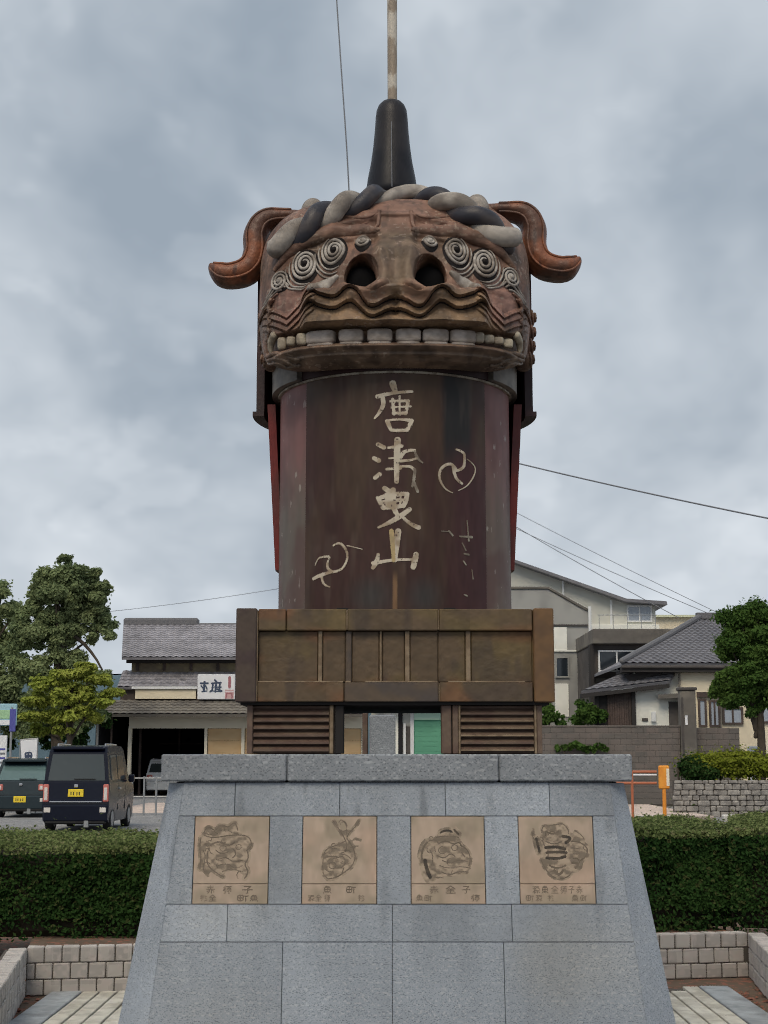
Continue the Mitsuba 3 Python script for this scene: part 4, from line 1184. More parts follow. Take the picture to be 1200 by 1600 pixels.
# horn
hz = lambda y: ZZ(y, 8.02)
pr = [(41, 318), (40, 300), (37.5, 280), (32.5, 255), (29, 230), (26.5, 205), (25.2, 185), (23.8, 174), (20.5, 166), (15, 160.5), (8, 157.5), (1, 156.5)]
obj('horn', lathe([(a * 0.00350, hz(b)) for a, b in pr], 40, (XX(612, 230, 8.02), 8.02, 0)), 'horn_black', lionm, smooth=True, label='black tapering horn on top of the head')
obj('horn_wire', tube(P(611.5, 190, 7.90), P(612.5, 292, 7.86), 0.0022), 'cable_grey', lionm + '__horn')
obj('mast', tube([XX(613, 150, 8.02), 8.02, hz(158)], [XX(613, 150, 8.02) - 0.005, 8.02, 8.6], 0.026, 16, 0.036), 'pole_paint', lionm, smooth=True, label='mottled pale pole rising from the horn')
# thin guy wire behind
gw = [P(545.5, 302, 8.9), P(541, 220, 8.9), P(532, 90, 8.95), P(526, 0, 9.0)]
gw.append(gw[-1] + (gw[-1] - gw[-2]) * 4)
obj('guy_wire', sweep(spline(np.array(gw), 30), 0.0042, sides=6), 'cable_grey', label='thin grey wire hanging down behind the lion head left of the horn', cat='wire', smooth=True)

# ================================================================== paving, kerb of setts, hedges
def paving():
    x0, x1, y0, y1 = GX - 2.10, GX + 2.12, 5.6, 11.02
    obj('planting_soil', box(-3.0, 3.2, 5.6, 11.9, -0.02, 0.052), 'soil', kind='structure', label='brown leaf-strewn soil between the paving and the sett kerb')
    obj('paving', box(x0, x1, y0, y1, -0.02, 0.062), 'joint', kind='structure', label='pale tiled paving strip round the plinth')
    t = 0.118
    for s in (-1, 1):
        for i in range(8):
            xa = (x1 - t * (i + 1)) if s > 0 else (x0 + t * i)
            for j in range(13):
                ya = y1 - 0.40 * (j + 1) - (0.2 if i % 2 else 0)
                if ya < 6.2:
                    continue
                obj('tile', box(xa + .007, xa + t - .007, ya + .005, min(ya + 0.40, y1) - .005, -0.01, 0.076 + 0.003 * rng.random(), 0.004), 'white_tile', 'paving')
    for s in (-1, 1):                                           # grey border
        for j in range(9):
            xa = x1 + .004 if s > 0 else x0 - .204
            ya = y1 - 0.60 * (j + 1)
            obj('border_stone', box(xa, xa + 0.2, ya + .004, ya + 0.596, -0.02, 0.082, 0.006), 'grey_tile', 'paving')


paving()
L0, L1 = np.array([-2.415, 10.72]), np.array([2.67, 11.62])       # the sett kerb, its corners
kt = thing('sett_kerb', 'low kerb wall of square grey setts in three courses under the hedges', 'kerb')
obj('bed', [box(0, np.linalg.norm(L1 - L0), 0.008, 0.14, -0.05, 0.362)], 'joint', kt, M=trans(L0[0], L0[1], 0) @ rot([0, 0, 1], math.degrees(math.atan2(*(L1 - L0)[::-1]))))


def setts(a, b, kt, nmax=60, flip=False):
    d = b - a
    L = np.linalg.norm(d)
    n = int(L / 0.118)
    M = trans(a[0], a[1], 0) @ rot([0, 0, 1], math.degrees(math.atan2(d[1], d[0])))
    variants = []
    for k in range(5):
        r = np.random.default_rng(40 + k)
        m = box(0.004, 0.114, 0, 0.12, 0.003, 0.104, 0.006)
        m.vertices += r.normal(scale=0.0012, size=m.vertices.shape)
        variants.append(mikit.ply(m, 'sett'))
    for row in range(3):
        for i in range(n + 1):
            x = i * 0.118 - (0.059 if row % 2 == 1 else 0)
            if i > nmax or x > L - 0.03:
                continue
            if x < -0.01 or x > L - 0.10:                       # half setts at the ends
                a_, b_ = max(x, 0), min(x + 0.118, L)
                obj('sett', box(a_ + .004, b_ - .004, 0, .12, .003, .104, .006), 'sett', kt, M=M @ trans(0, -0.001, row * 0.107 + 0.055))
                continue
            obj('sett', variants[rng.integers(5)], None, kt, M=M @ trans(x, -abs(rng.normal()) * 0.003, row * 0.107 + 0.055))


setts(L0, L1, kt)
dl = np.array([0.15, -1.0]) / np.linalg.norm([0.15, 1.0])
dr_ = np.array([-0.12, -1.0]) / np.linalg.norm([0.12, 1.0])
for a, b in ((L0 + dl * 2.4, L0), (L1, L1 + dr_ * 2.4)):
    setts(a, b, kt)
    M = trans(a[0], a[1], 0) @ rot([0, 0, 1], math.degrees(math.atan2(*(b - a)[::-1])))
    obj('bed', box(0, 2.4, 0.008, 0.14, -0.05, 0.362), 'joint', kt, M=M)


def hedge(name, label, path, depth, z0, z1, n, seed):
    """A clipped hedge along a line of points, its depth to the left of the line."""
    r = np.random.default_rng(seed)
    path = np.asarray(path, float)
    h = thing(name, label, 'hedge')
    cores, pts, nrm, top = [], [], [], []
    seg = np.linalg.norm(np.diff(path, axis=0), axis=1)
    for (a, b), L in zip(zip(path[:-1], path[1:]), seg):
        t = (b - a) / L
        q = np.array([-t[1], t[0]])
        M = trans(a[0], a[1], 0) @ rot([0, 0, 1], math.degrees(math.atan2(t[1], t[0])))
        cores.append(moved(box(0.03, L - 0.03, 0.09, depth - 0.09, z0, z1 - 0.10, 0.05), M))
        k = int(n * L / seg.sum())
        # front, top and rear
        for face, share in (('front', .52), ('top', .40), ('back', .08)):
            m = int(k * share)
            s, w = r.random(m) * L, r.random(m)
            jit = 0.055 * meshkit.fbm(np.stack([s * 4, w * 4 + 3, s * 0 + len(face)], 1), 3, seed) * 2 - 0.045 + r.normal(size=m) * 0.016
            if face == 'top':
                p = np.stack([s, w * depth, z1 - 0.03 + jit], 1)
                d = np.tile([0, 0, 1.0], (m, 1))
            else:
                inset = np.abs(r.normal(size=m)) * 0.035
                p = np.stack([s, (-jit + inset) if face == 'front' else (depth + jit - inset), z0 - 0.02 + w ** 0.85 * (z1 - z0)], 1)
                d = np.tile([0, -1.0 if face == 'front' else 1.0, 0], (m, 1))
                low = (p[:, 2] < z0 + 0.14) & (r.random(m) < 0.75)       # bare feet
                p, d = p[~low], d[~low]
            if face == 'front':
                thin = meshkit.fbm(np.stack([p[:, 0] * 2.6, p[:, 2] * 3.2, p[:, 0] * 0 + seed], 1), 3, seed + 3)
                gone = (thin > 0.62) & (r.random(len(p)) < 0.7)
                p, d = p[~gone], d[~gone]
            stray = r.random(len(p)) < 0.012
            p = p + d * (stray * r.exponential(0.035, len(p)))[:, None]
            R3 = M[:3, :3]
            pts.append(p @ R3.T + M[:3, 3])
            nrm.append(d @ R3.T)
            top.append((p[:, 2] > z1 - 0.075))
    pts, nrm, top = np.vstack(pts), np.vstack(nrm), np.concatenate(top)
    obj('twigs', cores, 'twig', h)
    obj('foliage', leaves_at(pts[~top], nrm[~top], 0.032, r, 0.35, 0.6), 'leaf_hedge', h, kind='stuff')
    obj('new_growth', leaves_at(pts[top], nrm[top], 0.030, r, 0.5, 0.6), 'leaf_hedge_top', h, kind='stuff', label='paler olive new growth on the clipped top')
    for k in range(14):                                         # stems showing at the foot
        i = k % len(seg)
        a, b = path[i], path[i + 1]
        t = (b - a) / seg[i]
        p = a + t * r.random() * seg[i] + np.array([-t[1], t[0]]) * 0.10
        obj('stem', tube([p[0], p[1], 0.3], [p[0] + r.normal() * .05, p[1] + .05, z0 + 0.35], 0.012, 6), 'twig', h)


un = (L1 - L0) / np.linalg.norm(L1 - L0)
pn = np.array([-un[1], un[0]])
A0, A1 = L0 + pn * 0.40, L1 + pn * 0.42
hedge('clipped_hedge', 'clipped dark green hedge left of the plinth with the parked cars behind it', [A0 + np.array([-3.2, 0.3]), A0 + un * 2.55], 2.1, 0.34, 1.02, 150000, 5)
hedge('clipped_hedge', 'clipped dark green hedge right of the plinth with the orange post behind it', [A0 + un * 2.60, A1 + np.array([0.20, 0.03])], 2.5, 0.36, 1.11, 112000, 6)
hedge('clipped_hedge', 'short end of hedge at the right edge, coming forward beyond the kerb corner', [A1 + np.array([0.03, -0.10]), A1 + np.array([3.0, -0.75])], 2.6, 0.36, 1.13, 90000, 7)
obj('hedge_bed', [box(0, np.linalg.norm(L1 - L0), 0.15, 3.4, -0.05, 0.345)], 'soil', kind='structure', M=trans(L0[0], L0[1], 0) @ rot([0, 0, 1], math.degrees(math.atan2(*un[::-1]))))
# dry leaves lying on the soil
for j in range(2):
    k = 140
    xs = (-2.45 + rng.random(k) * 0.35) if j == 0 else (2.25 + rng.random(k) * 0.5)
    p = np.stack([xs, 8.8 + rng.random(k) * 2.2, np.full(k, 0.062)], 1)
    if j == 0:
        allp = p
obj('fallen_leaves', leaves_at(np.vstack([allp, p]), np.tile([0, 0, 1.0], (2 * k, 1)), 0.05, rng, 2.0), 'dry_leaf', kind='stuff', label='dry reddish leaves scattered on the soil', cat='leaves')

# ================================================================== street on the left
def wheel(c, r, w, key):
    k = obj('wheel', moved(lathe([(r * .7, -w / 2), (r * .97, -w / 2), (r, -w / 2 + .02), (r, w / 2 - .02), (r * .97, w / 2), (r * .7, w / 2)], 24), trans(*c) @ rot([0, 1, 0], 90)), 'tyre', key, smooth=35)
    obj('rim', moved(lathe([(r * .62, -w / 2 - .004), (r * .66, -w / 2 + .01), (r * .66, w / 2 - .01), (r * .62, w / 2 + .004)], 24), trans(*c) @ rot([0, 1, 0], 90)), 'rim', k, smooth=35)


def car(x, y, W, Lg, H, belt, paint, label, glass='car_glass', rear_lamp='tall', tilt=0.06, group=None, plate=True, boxy=True, platey=None):
    """A small car seen from behind, its tail at y."""
    c = thing('parked_car', label, 'car', group)
    h = W / 2
    g = 0.20
    side = [(0.00, g + .12), (-0.02, 0.55), (0.03, belt), (0.03 + tilt * 2, H - 0.16), (0.16 + tilt * 2, H - 0.03), (0.9, H), (Lg * .60, H - .015), (Lg * .68, H - .10), (Lg * (.80 if boxy else .84), belt + 0.03), (Lg * .97, belt - 0.10), (Lg, belt - .25), (Lg, g + .1), (Lg - .1, g), (0.12, g)]
    inset = lambda z: 0.0 + 0.10 * max(0, (z - belt) / (H - belt)) ** 1.2 + (0.03 if z < 0.4 else 0)
    rowsv = []
    n = len(side)
    v = [[s * (h - inset(z)), yy_, z] for s in (-1, 1) for yy_, z in side]
    body = hull([[s * (h - inset(z) - e), a, z] for s in (-1, 1) for e in (0,) for a, z in side if z <= belt + 0.04] + [[s * (h - .05), a, z] for s in (-1, 1) for a, z in ((-0.02, .6),)])
    cabin = hull([[s * (h - inset(z) - 0.015), a, z] for s in (-1, 1) for a, z in side if z >= belt - 0.02])
    M = trans(x, y, 0)
    obj('body', moved(body, M), paint, c)
    obj('cabin', moved(cabin, M), paint, c)
    roof_z = H
    # glass: rear, sides
    zb_, zt_ = belt + 0.05, H - 0.20
    ya = lambda z: 0.03 + tilt * 2 * (z - belt) / (H - 0.16 - belt)
    wi = lambda z: h - inset(z) - 0.10
    obj('rear_window', moved(hull([[s * wi(z), ya(z) - 0.012 + e, z] for s in (-1, 1) for z in (zb_, zt_) for e in (0, 0.03)]), M), glass, c)
    for s in (-1, 1):
        for a, b in ((0.34, Lg * .33), (Lg * .35, Lg * .60)):
            obj('side_window', moved(hull([[s * (h - inset(z) - 0.012 + e), yq, z] for z in (belt + .06, H - .22) for yq in (a + (.06 if z > belt + .1 else 0), b) for e in (-0.02, 0.012)]), M), glass, c)
        obj('mirror', moved(box(s * (h + .02), s * (h + .16), Lg * .70, Lg * .73 + .03, belt - .02, belt + .16, 0.03), M), paint, c)
        if rear_lamp == 'tall':
            k = obj('tail_lamp', moved(box(s * (h - 0.135), s * (h - 0.012), -0.035, 0.09, belt - 0.42, belt - 0.03, 0.02), M), 'lamp_red', c)
            obj('lens', moved(box(s * (h - 0.115), s * (h - 0.04), -0.045, 0.02, belt - 0.38, belt - 0.10, 0.012), M), 'lamp_clear', k)
        else:
            k = obj('tail_lamp', moved(box(s * (h - 0.26), s * (h - 0.03), -0.035, 0.09, belt - 0.24, belt - 0.06, 0.03), M), 'lamp_red', c)
            obj('lens', moved(box(s * (h - 0.22), s * (h - 0.13), -0.043, 0.02, belt - 0.21, belt - 0.10, 0.012), M), 'lamp_clear', k)
        obj('reflector', moved(box(s * (h - 0.20), s * (h - 0.05), -0.075, 0.0, 0.42, 0.54, 0.012), M), 'lamp_clear', c)
        for q in (0.52, Lg - 0.62):
            wheel((x + s * (h - 0.09), y + q, 0.275), 0.275, 0.165, c)
    obj('bumper', moved(box(-h + 0.02, h - 0.02, -0.07, 0.10, g + .02, 0.60, 0.04), M), paint, c)
    obj('bumper_skirt', moved(box(-h + 0.06, h - 0.06, -0.05, 0.10, g - .03, g + .10, 0.03), M), 'car_black', c)
    pz = platey if platey else belt - 0.22
    if plate:
        k = obj('number_plate', moved(box(-0.17, 0.17, -0.082 if pz < .6 else -0.045, 0.0, pz - .085, pz + .085, 0.006), M), 'plate_yellow', c)
        for q in (-0.10, -0.045, 0.03, 0.085):
            obj('digit', moved(box(q - .012, q + .012, -0.086 if pz < .6 else -0.049, 0, pz - .05, pz + .022), M), 'plate_mark', k)
    obj('trim', moved(box(-h + .16, h - .16, -0.045, 0.02, belt - .425, belt - .395, 0.006), M), 'chrome', c)
    obj('spoiler', moved(box(-h + .16, h - .16, 0.02 + tilt, 0.30 + tilt, H - .10, H - 0.045, 0.02), M), paint, c)
    obj('badge', moved(box(-.045, .045, -0.03, 0.02, belt - .10, belt - .03, 0.01), M), 'chrome', c)
    for s in (-1, 1):
        for q in (Lg * .34, Lg * .62):
            obj('door_gap', moved(box(s * (h - .03), s * (h + .003), q - .008, q + .008, 0.45, belt), M), 'car_black', c)
        obj('door_gap', moved(box(s * (h - .015) - .006, s * (h - .015) + .006, -0.024, 0.02, 0.62, belt - .44), M), 'car_black', c)
        obj('handle', moved(box(s * (h - .03), s * (h + .03), Lg * .37, Lg * .37 + .18, belt - .16, belt - .12, .01), M), 'chrome', c)
    obj('door_gap', moved(box(-h + .03, h - .03, -0.026, 0.02, 0.605, 0.618), M), 'car_black', c)
    for s in (-1, 1):
        obj('roof_rail', moved(box(s * (h - .22), s * (h - .19), 0.5, Lg * .55, H - .02, H + .035, 0.008), M), 'chrome', c)
    obj('wiper', moved(box(-0.05, 0.42, ya(zb_) - .03, ya(zb_) - .012, zb_ + .02, zb_ + .04), M), 'car_black', c)
    obj('tow_hook', moved(box(.20, .30, -0.06, 0.05, g - .10, g + .06, .01), M), 'grey_metal', c)
    return c


CY = 34.6
car(XX(119, 1230, CY), CY, 1.475, 3.40, 1.90, 1.07, 'car_navy', 'tall dark navy boxy van-like car with yellow plate behind the left hedge', plate=True, group=None)
CY2 = 42.5
car(XX(32, 1240, CY2), CY2, 1.48, 3.4, 1.60, 0.96, 'car_teal', 'low dark teal hatchback parked left of the tall navy car', glass='car_glass_teal', rear_lamp='wide', tilt=0.20, boxy=False, platey=0.50)
CY3 = 66.5
car(XX(256, 1210, CY3), CY3, 1.50, 3.5, 1.55, 0.93, 'car_white', 'white car half hidden inside the open garage of the old shop', rear_lamp='wide', tilt=0.14, boxy=False, plate=False)


def tiled_roof(parent, name, corners, m, step=0.27, thick=0.10, wave_=0.035):
    """A pitched roof plane (eave left, eave right, ridge right, ridge left) in pantile rows."""
    a, b, c_, d = [np.asarray(q, float) for q in corners]
    L = np.linalg.norm(b - a)
    nu, nv = max(2, int(L / step)) * 4 + 1, max(2, int(np.linalg.norm(d - a) / 0.26)) * 2 + 2
    nrm = np.cross(b - a, d - a)
    nrm /= np.linalg.norm(nrm)
    if nrm[2] < 0:
        nrm = -nrm
    U = np.linspace(0, 1, nu)
    rowsp = []
    nr = (nv - 2) // 2
    for j in range(nr):
        for t, hgt in ((j / nr, 0.035), ((j + 1) / nr, 0.0)):
            p = (a + (b - a) * U[:, None]) * (1 - t) + (d + (c_ - d) * U[:, None]) * t
            w = np.array([0, .6, 1, .6] * (nu // 4 + 1))[:nu]
            rowsp.append(p + nrm * (w[:, None] * wave_ + hgt))
    v = np.vstack(rowsp)
    f = grid_faces(len(rowsp), nu)
    base_ = hull([q - nrm * e for q in (a, b, c_, d) for e in (0.005, thick)])
    k = obj(name, base_, m, parent)
    key = k.split('__')
    if len(key) < 3:
        obj('roof_tiles', trimesh.Trimesh(v, f, process=False), m, k, kind='stuff')
    else:
        obj(name, trimesh.Trimesh(v, f, process=False), m, parent, kind='stuff')
    return k


def wall_window(parent, px0, px1, py0, py1, Y, panes=2, frame='white_frame', glass='glass_dark'):
    x0, x1, z0, z1 = XX(px0, py0, Y), XX(px1, py0, Y), ZZ(py1, Y), ZZ(py0, Y)
    k = obj('window', [box(x0, x1, Y - .10, Y + .02, z0, z0 + .07), box(x0, x1, Y - .10, Y + .02, z1 - .07, z1), box(x0, x0 + .07, Y - .10, Y + .02, z0 + .07, z1 - .07), box(x1 - .07, x1, Y - .10, Y + .02, z0 + .07, z1 - .07)]
            + [box(x0 + (x1 - x0) * i / panes - .03, x0 + (x1 - x0) * i / panes + .03, Y - .09, Y + .02, z0 + .07, z1 - .07) for i in range(1, panes)], frame, parent)
    for i in range(panes):
        obj('pane', box(x0 + .07 + (x1 - x0 - .14) * i / panes, x0 + .07 + (x1 - x0 - .14) * (i + 1) / panes, Y - .05, Y - .03, z0 + .06, z1 - .06), glass, k)
    return k


# the old tiled shop with an open garage
SY = 65.0
sx, sz = lambda px, py=1100: XX(px, py, SY), lambda py: ZZ(py, SY)
shop = thing('old_shop', 'old two-storey shop with grey tiled roofs and an open garage beneath a white sign', 'building')
XL, XR = sx(187), sx(572)
obj('upper_wall', box(XL + .3, XR - .2, SY + 1.0, SY + 9, sz(1075), sz(1022)), 'yellow_trim', shop)
obj('upper_beam', box(XL + .1, XR, SY + .75, SY + 0.98, sz(1034), sz(1027)), 'eave_black', shop)
for i in range(9):
    xa = XL + 0.5 + i * (XR - XL - 1.2) / 8
    obj('upper_post', box(xa, xa + .12, SY + .90, SY + 0.995, sz(1046), sz(1034)), 'dark_wood', shop)
tiled_roof(shop, 'upper_roof', ([XL, SY + .2, sz(1027)], [XR, SY + .2, sz(1027)], [XR - .1, SY + 4.6, ZZ(975, SY + 4.6)], [XX(193, 970, SY + 4.6), SY + 4.6, ZZ(975, SY + 4.6)]), 'old_tile')
tiled_roof(shop, 'upper_roof', ([XR, SY + 9.0, sz(1027)], [XL, SY + 9.0, sz(1027)], [XX(193, 970, SY + 4.6), SY + 4.62, ZZ(975, SY + 4.6)], [XR - .1, SY + 4.62, ZZ(975, SY + 4.6)]), 'old_tile')
ry = SY + 4.6
obj('ridge', box(XX(194, 970, ry), XX(311, 970, ry), ry - .25, ry + .25, ZZ(979, ry), ZZ(966, ry), 0.08), 'ridge_tile', shop)
obj('ridge', box(XX(311, 970, ry) + .02, XX(572, 970, ry), ry - .2, ry + .2, ZZ(980, ry), ZZ(974, ry), 0.08), 'ridge_tile', shop)
tiled_roof(shop, 'lower_roof', ([XL - .1, SY - .15, sz(1074)], [XR, SY - .15, sz(1074)], [XR, SY + 1.2, ZZ(1048, SY + 1.2)], [XL - .1, SY + 1.2, ZZ(1048, SY + 1.2)]), 'old_tile')
obj('middle_wall', box(XL, XR, SY + .1, SY + 9, sz(1113), sz(1073)), 'dark_wood', shop)
obj('white_lintel', box(sx(211), sx(306), SY - .06, SY + .1, sz(1092), sz(1077)), 'cream_wall', shop)
obj('lintel_rail', box(sx(206), sx(308), SY - .16, SY + .1, sz(1077) + .01, sz(1072.5)), 'white_frame', shop)
sg = obj('shop_sign', box(sx(309), sx(367.5), SY - .22, SY - .05, sz(1093), sz(1054), 0.02), 'sign_white', shop, label='white signboard with blue-black characters')
SS = lambda strokes: wallpoly(brush([([(sx(a), sz(b)) for a, b in pts], np.atleast_1d(w) * 0.0265) for pts, w in strokes]), SY - .235, 0.02)
obj('sign_lettering', SS([([(314, 1068), (325, 1068)], 3), ([(320, 1066), (319, 1080)], 3.4), ([(315, 1072), (318, 1076)], 2.4), ([(316, 1081), (324, 1080)], 2), ([(322, 1072), (324, 1077)], 2.2), ([(336, 1063), (339, 1066)], 3), ([(331, 1068), (346, 1067)], 2.6),
                          ([(333, 1069), (332, 1078), (329, 1081)], 3), ([(338, 1070), (337, 1081)], 3), ([(344, 1069), (343, 1080)], 3), ([(336, 1074), (346, 1074)], 2.2), ([(340, 1077), (347, 1080)], 3), ([(333, 1080), (346, 1081)], 1.8)]), 'sign_ink', sg)
obj('sign_strip', box(sx(352), sx(366), SY - .226, SY - .2, sz(1080), sz(1078)), 'sign_pink', sg)
obj('sign_strip', box(sx(352), sx(366), SY - .228, SY - .2, sz(1092), sz(1081)), 'sign_pink', sg)
obj('sign_lettering', SS([([(359, 1059), (359, 1074)], 4.4), ([(355, 1084), (363, 1084)], 2.2), ([(355, 1084), (354, 1091)], 2.4), ([(363, 1084), (363, 1091)], 2.4)]), 'sign_red', sg)
tiled_roof(shop, 'pent_roof', ([sx(150), SY - 1.3, ZZ(1116, SY - 1.3)], [XR, SY - 1.3, ZZ(1116, SY - 1.3)], [XR, SY + .12, sz(1094)], [sx(150), SY + .12, sz(1094)]), 'brown_band', 0.3, 0.12)
obj('cream_beam', box(sx(203), XR, SY - .12, SY + .12, sz(1138), sz(1119)), 'cream_beam', shop)
for a, b in ((202, 207), (320.5, 325), (378, 383), (439, 443), (500, 504), (565, 570)):
    obj('door_post', box(sx(a), sx(b), SY - .09, SY + .15, 0, sz(1138) - .003), 'cream_beam', shop)
for a, b in ((326, 377.5), (384, 438.5), (444, 499), (505, 564)):
    for k in range(5):
        z1 = 0.25 + (sz(1138) - .26) * (k + 1) / 5
        obj('board', box(sx(a), sx(b), SY + 0.0 + .006 * (k % 2), SY + .08, 0.25 + (sz(1138) - .26) * k / 5 + .004, z1, 0.01), 'wood_board', shop)
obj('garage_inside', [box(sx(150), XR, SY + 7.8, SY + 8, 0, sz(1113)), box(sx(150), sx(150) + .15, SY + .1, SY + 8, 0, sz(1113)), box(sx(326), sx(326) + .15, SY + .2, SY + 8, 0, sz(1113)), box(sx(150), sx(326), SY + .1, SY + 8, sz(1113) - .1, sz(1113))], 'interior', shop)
for k, (a, b, c, dz) in enumerate(((218, 236, 1.2, .9), (222, 240, 2.1, .25), (262, 284, 1.0, 1.1), (288, 306, 1.4, .7), (296, 318, 0.6, .5))):
    obj('stored_crate', box(sx(a), sx(b), SY + 4.6 + .2 * k, SY + 5.4 + .2 * k, 0 if c < 2 else 1.25, (c if c < 2 else 1.25 + dz), 0.02), ('wood_board', 'dark_wood', 'concrete', 'brown_band', 'grey_metal')[k], shop)
obj('shelf', [box(sx(216), sx(320), SY + 6.4, SY + 6.9, z_, z_ + .05) for z_ in (1.0, 1.6, 2.2)], 'dark_wood', shop, kind='stuff')
obj('inner_post', box(sx(210), sx(213), SY + 1.5, SY + 1.7, 0, sz(1120)), 'dark_wood', shop)
obj('inner_post', box(sx(258), sx(260), SY + 4.5, SY + 4.7, 0, sz(1120)), 'dark_wood', shop)
obj('side_post', box(sx(156), sx(159), SY - .6, SY - .45, 0, sz(1118)), 'grey_metal', shop)
obj('side_post', box(sx(178), sx(180), SY - .6, SY - .45, 0, sz(1118)), 'dark_wood', shop)

# the shop beyond, with green shutters, seen under the carriage
g2 = thing('green_shop', 'low shop with green shutters, seen through the gap under the carriage', 'building')
obj('wall', box(sx(580), sx(760), SY + .1, SY + 8, 0, sz(1080)), 'beige_wall', g2)
obj('door_post', box(sx(601), sx(622), SY - .05, SY + .1, 0, sz(1112)), 'white_wall', g2)
obj('doorway', box(sx(622.5), sx(629), SY - .02, SY + .1, 0, sz(1112)), 'interior', g2)
obj('door_post', box(sx(630), sx(634), SY - .06, SY + .1, 0, sz(1130)), 'white_frame', g2)
obj('doorway', box(sx(634.5), sx(640.5), SY - .02, SY + .1, 0, sz(1135)), 'dark_wall', g2)
obj('door_post', box(sx(641), sx(646.5), SY - .06, SY + .1, 0, sz(1112)), 'white_frame', g2)
sh = obj('shutter', box(sx(647), sx(720), SY - .02, SY + .1, 0.1, sz(1125)), 'green_panel', g2)
for k in range(14):
    zc = 0.15 + (sz(1125) - .2) * k / 14
    obj('slat', box(sx(647) + .01, sx(720) - .01, SY - .035, SY - .018, zc, zc + (sz(1125) - .2) / 14 - .03, 0.008), 'green_panel', sh)
obj('shutter_box', box(sx(647), sx(720), SY - .12, SY + .1, sz(1125) + .005, sz(1108)), 'mint_panel', g2)
tiled_roof(g2, 'roof', ([sx(580), SY - .8, ZZ(1100, SY - .8)], [sx(760), SY - .8, ZZ(1100, SY - .8)], [sx(760), SY + 4, ZZ(1050, SY + 4)], [sx(580), SY + 4, ZZ(1050, SY + 4)]), 'dark_tile')
# a granite stele behind the plinth
QY = 15.6
st = thing('granite_stele', 'upright speckled granite slab standing behind the plinth, seen under the carriage', 'stele')
obj('slab', box(XX(577, 1120, QY), XX(618, 1120, QY), QY, QY + .22, 0.3, ZZ(1117, QY), 0.012), 'granite_cap', st)
obj('foot', box(XX(570, 1120, QY), XX(625, 1120, QY), QY - .07, QY + .30, -0.02, 0.298, 0.012), 'granite_cap', st)
obj('side_post', box(XX(566, 1120, QY), XX(574.5, 1120, QY), QY + .02, QY + .2, 0.3, ZZ(1114, QY), 0.008), 'base_leg', st)


# trees
def tree(name, label, blobs, Y, n, size, m, trunk, seed, spread=0.9, shell=0.45, flat=0.8, group=None, up=0.35, sub=9, rsub=(0.30, 0.62)):
    """Blobs in photo pixels (x, y, radius); trunk: (x, y base, y top, radius in metres)."""
    t = thing(name, label, 'tree', group)
    r = np.random.default_rng(seed)
    bl = []
    for bxp, byp, br in blobs:
        R_ = br * Y / FOCAL
        c0 = P(bxp, byp, Y + r.uniform(-0.7, 0.7) * R_)
        for _ in range(sub):
            q = r.normal(size=3)
            q *= r.uniform(0.25, 1.05) / np.linalg.norm(q)
            k = R_ * r.uniform(*rsub)
            bl.append([*(c0 + q * R_ * np.array([1, 1, flat])), k, k * spread, k * flat * r.uniform(0.6, 1.0)])
    obj('crown', leaf_cloud(bl, n, size, seed, shell, up), m, t, kind='stuff')
    tx, y0, y1, rt = trunk
    b, e = P(tx, y0, Y), P(tx, y1, Y)
    b[2] = min(b[2], 0)
    q = np.array([b, b * .6 + e * .4 + [r.normal() * .1, 0, 0], e])
    obj('trunk', sweep(spline(q, 10), np.linspace(rt, rt * .45, 10), sides=9), 'bark', t, smooth=True)
    for j in range(0, len(bl), max(1, len(bl) // 12)):
        c0 = b + (e - b) * r.uniform(0.45, 0.95)
        c1 = np.array(bl[j][:3])
        obj('limb', sweep(spline(np.array([c0, (c0 + c1) / 2 + [0, 0, .15 * np.linalg.norm(c1 - c0)], c1]), 8), np.linspace(rt * .40, rt * .10, 8), sides=6), 'bark', t, smooth=True)


TB = [(98, 900, 24), (70, 905, 26), (128, 912, 24), (100, 925, 34), (56, 930, 24), (146, 902, 16), (150, 930, 22), (95, 955, 34), (130, 958, 26), (160, 975, 20), (172, 992, 14), (70, 985, 30), (110, 985, 26), (48, 1000, 24), (85, 1020, 28), (60, 1050, 28), (30, 1040, 26), (98, 876, 12), (112, 900, 26), (85, 918, 26), (140, 920, 22), (148, 950, 20), (150, 985, 18), (40, 990, 24), (50, 945, 20), (140, 995, 16), (95, 985, 22), (72, 960, 22), (118, 985, 20), (78, 932, 20), (120, 935, 22), (168, 915, 9), (40, 965, 16), (115, 1035, 22), (90, 1065, 26), (130, 1060, 20), (60, 1085, 28), (100, 1095, 28), (140, 1090, 24), (70, 1125, 28), (110, 1130, 28), (40, 1110, 26), (150, 1120, 24), (45, 1145, 24), (165, 1060, 14)]
tree('broadleaf_tree', 'tall dark olive broadleaf tree with ragged crown behind the pine', TB, 58, 125000, 0.15, 'leaf_tree', (92, 1240, 960, 0.24), 3, shell=0.05, sub=10, rsub=(0.26, 0.54))
TB2 = [(0, 930, 22), (-30, 925, 34), (14, 960, 24), (-10, 985, 34), (10, 1015, 30), (-35, 1010, 40), (0, 1060, 36), (20, 1085, 26), (-30, 1080, 40), (0, 1120, 28), (25, 1130, 24), (-25, 1130, 30)]
tree('broadleaf_tree', 'dark broadleaf tree cut by the left edge of the photo', TB2, 61, 50000, 0.16, 'leaf_tree', (-10, 1240, 980, 0.22), 4, shell=0.05, sub=8)
PB = [(75, 1068, 22), (105, 1058, 20), (130, 1050, 20), (155, 1062, 18), (175, 1082, 15), (60, 1092, 22), (95, 1090, 24), (130, 1085, 24), (160, 1100, 18), (50, 1120, 20), (85, 1118, 22), (120, 1115, 22), (150, 1122, 16), (60, 1140, 16), (100, 1140, 16)]
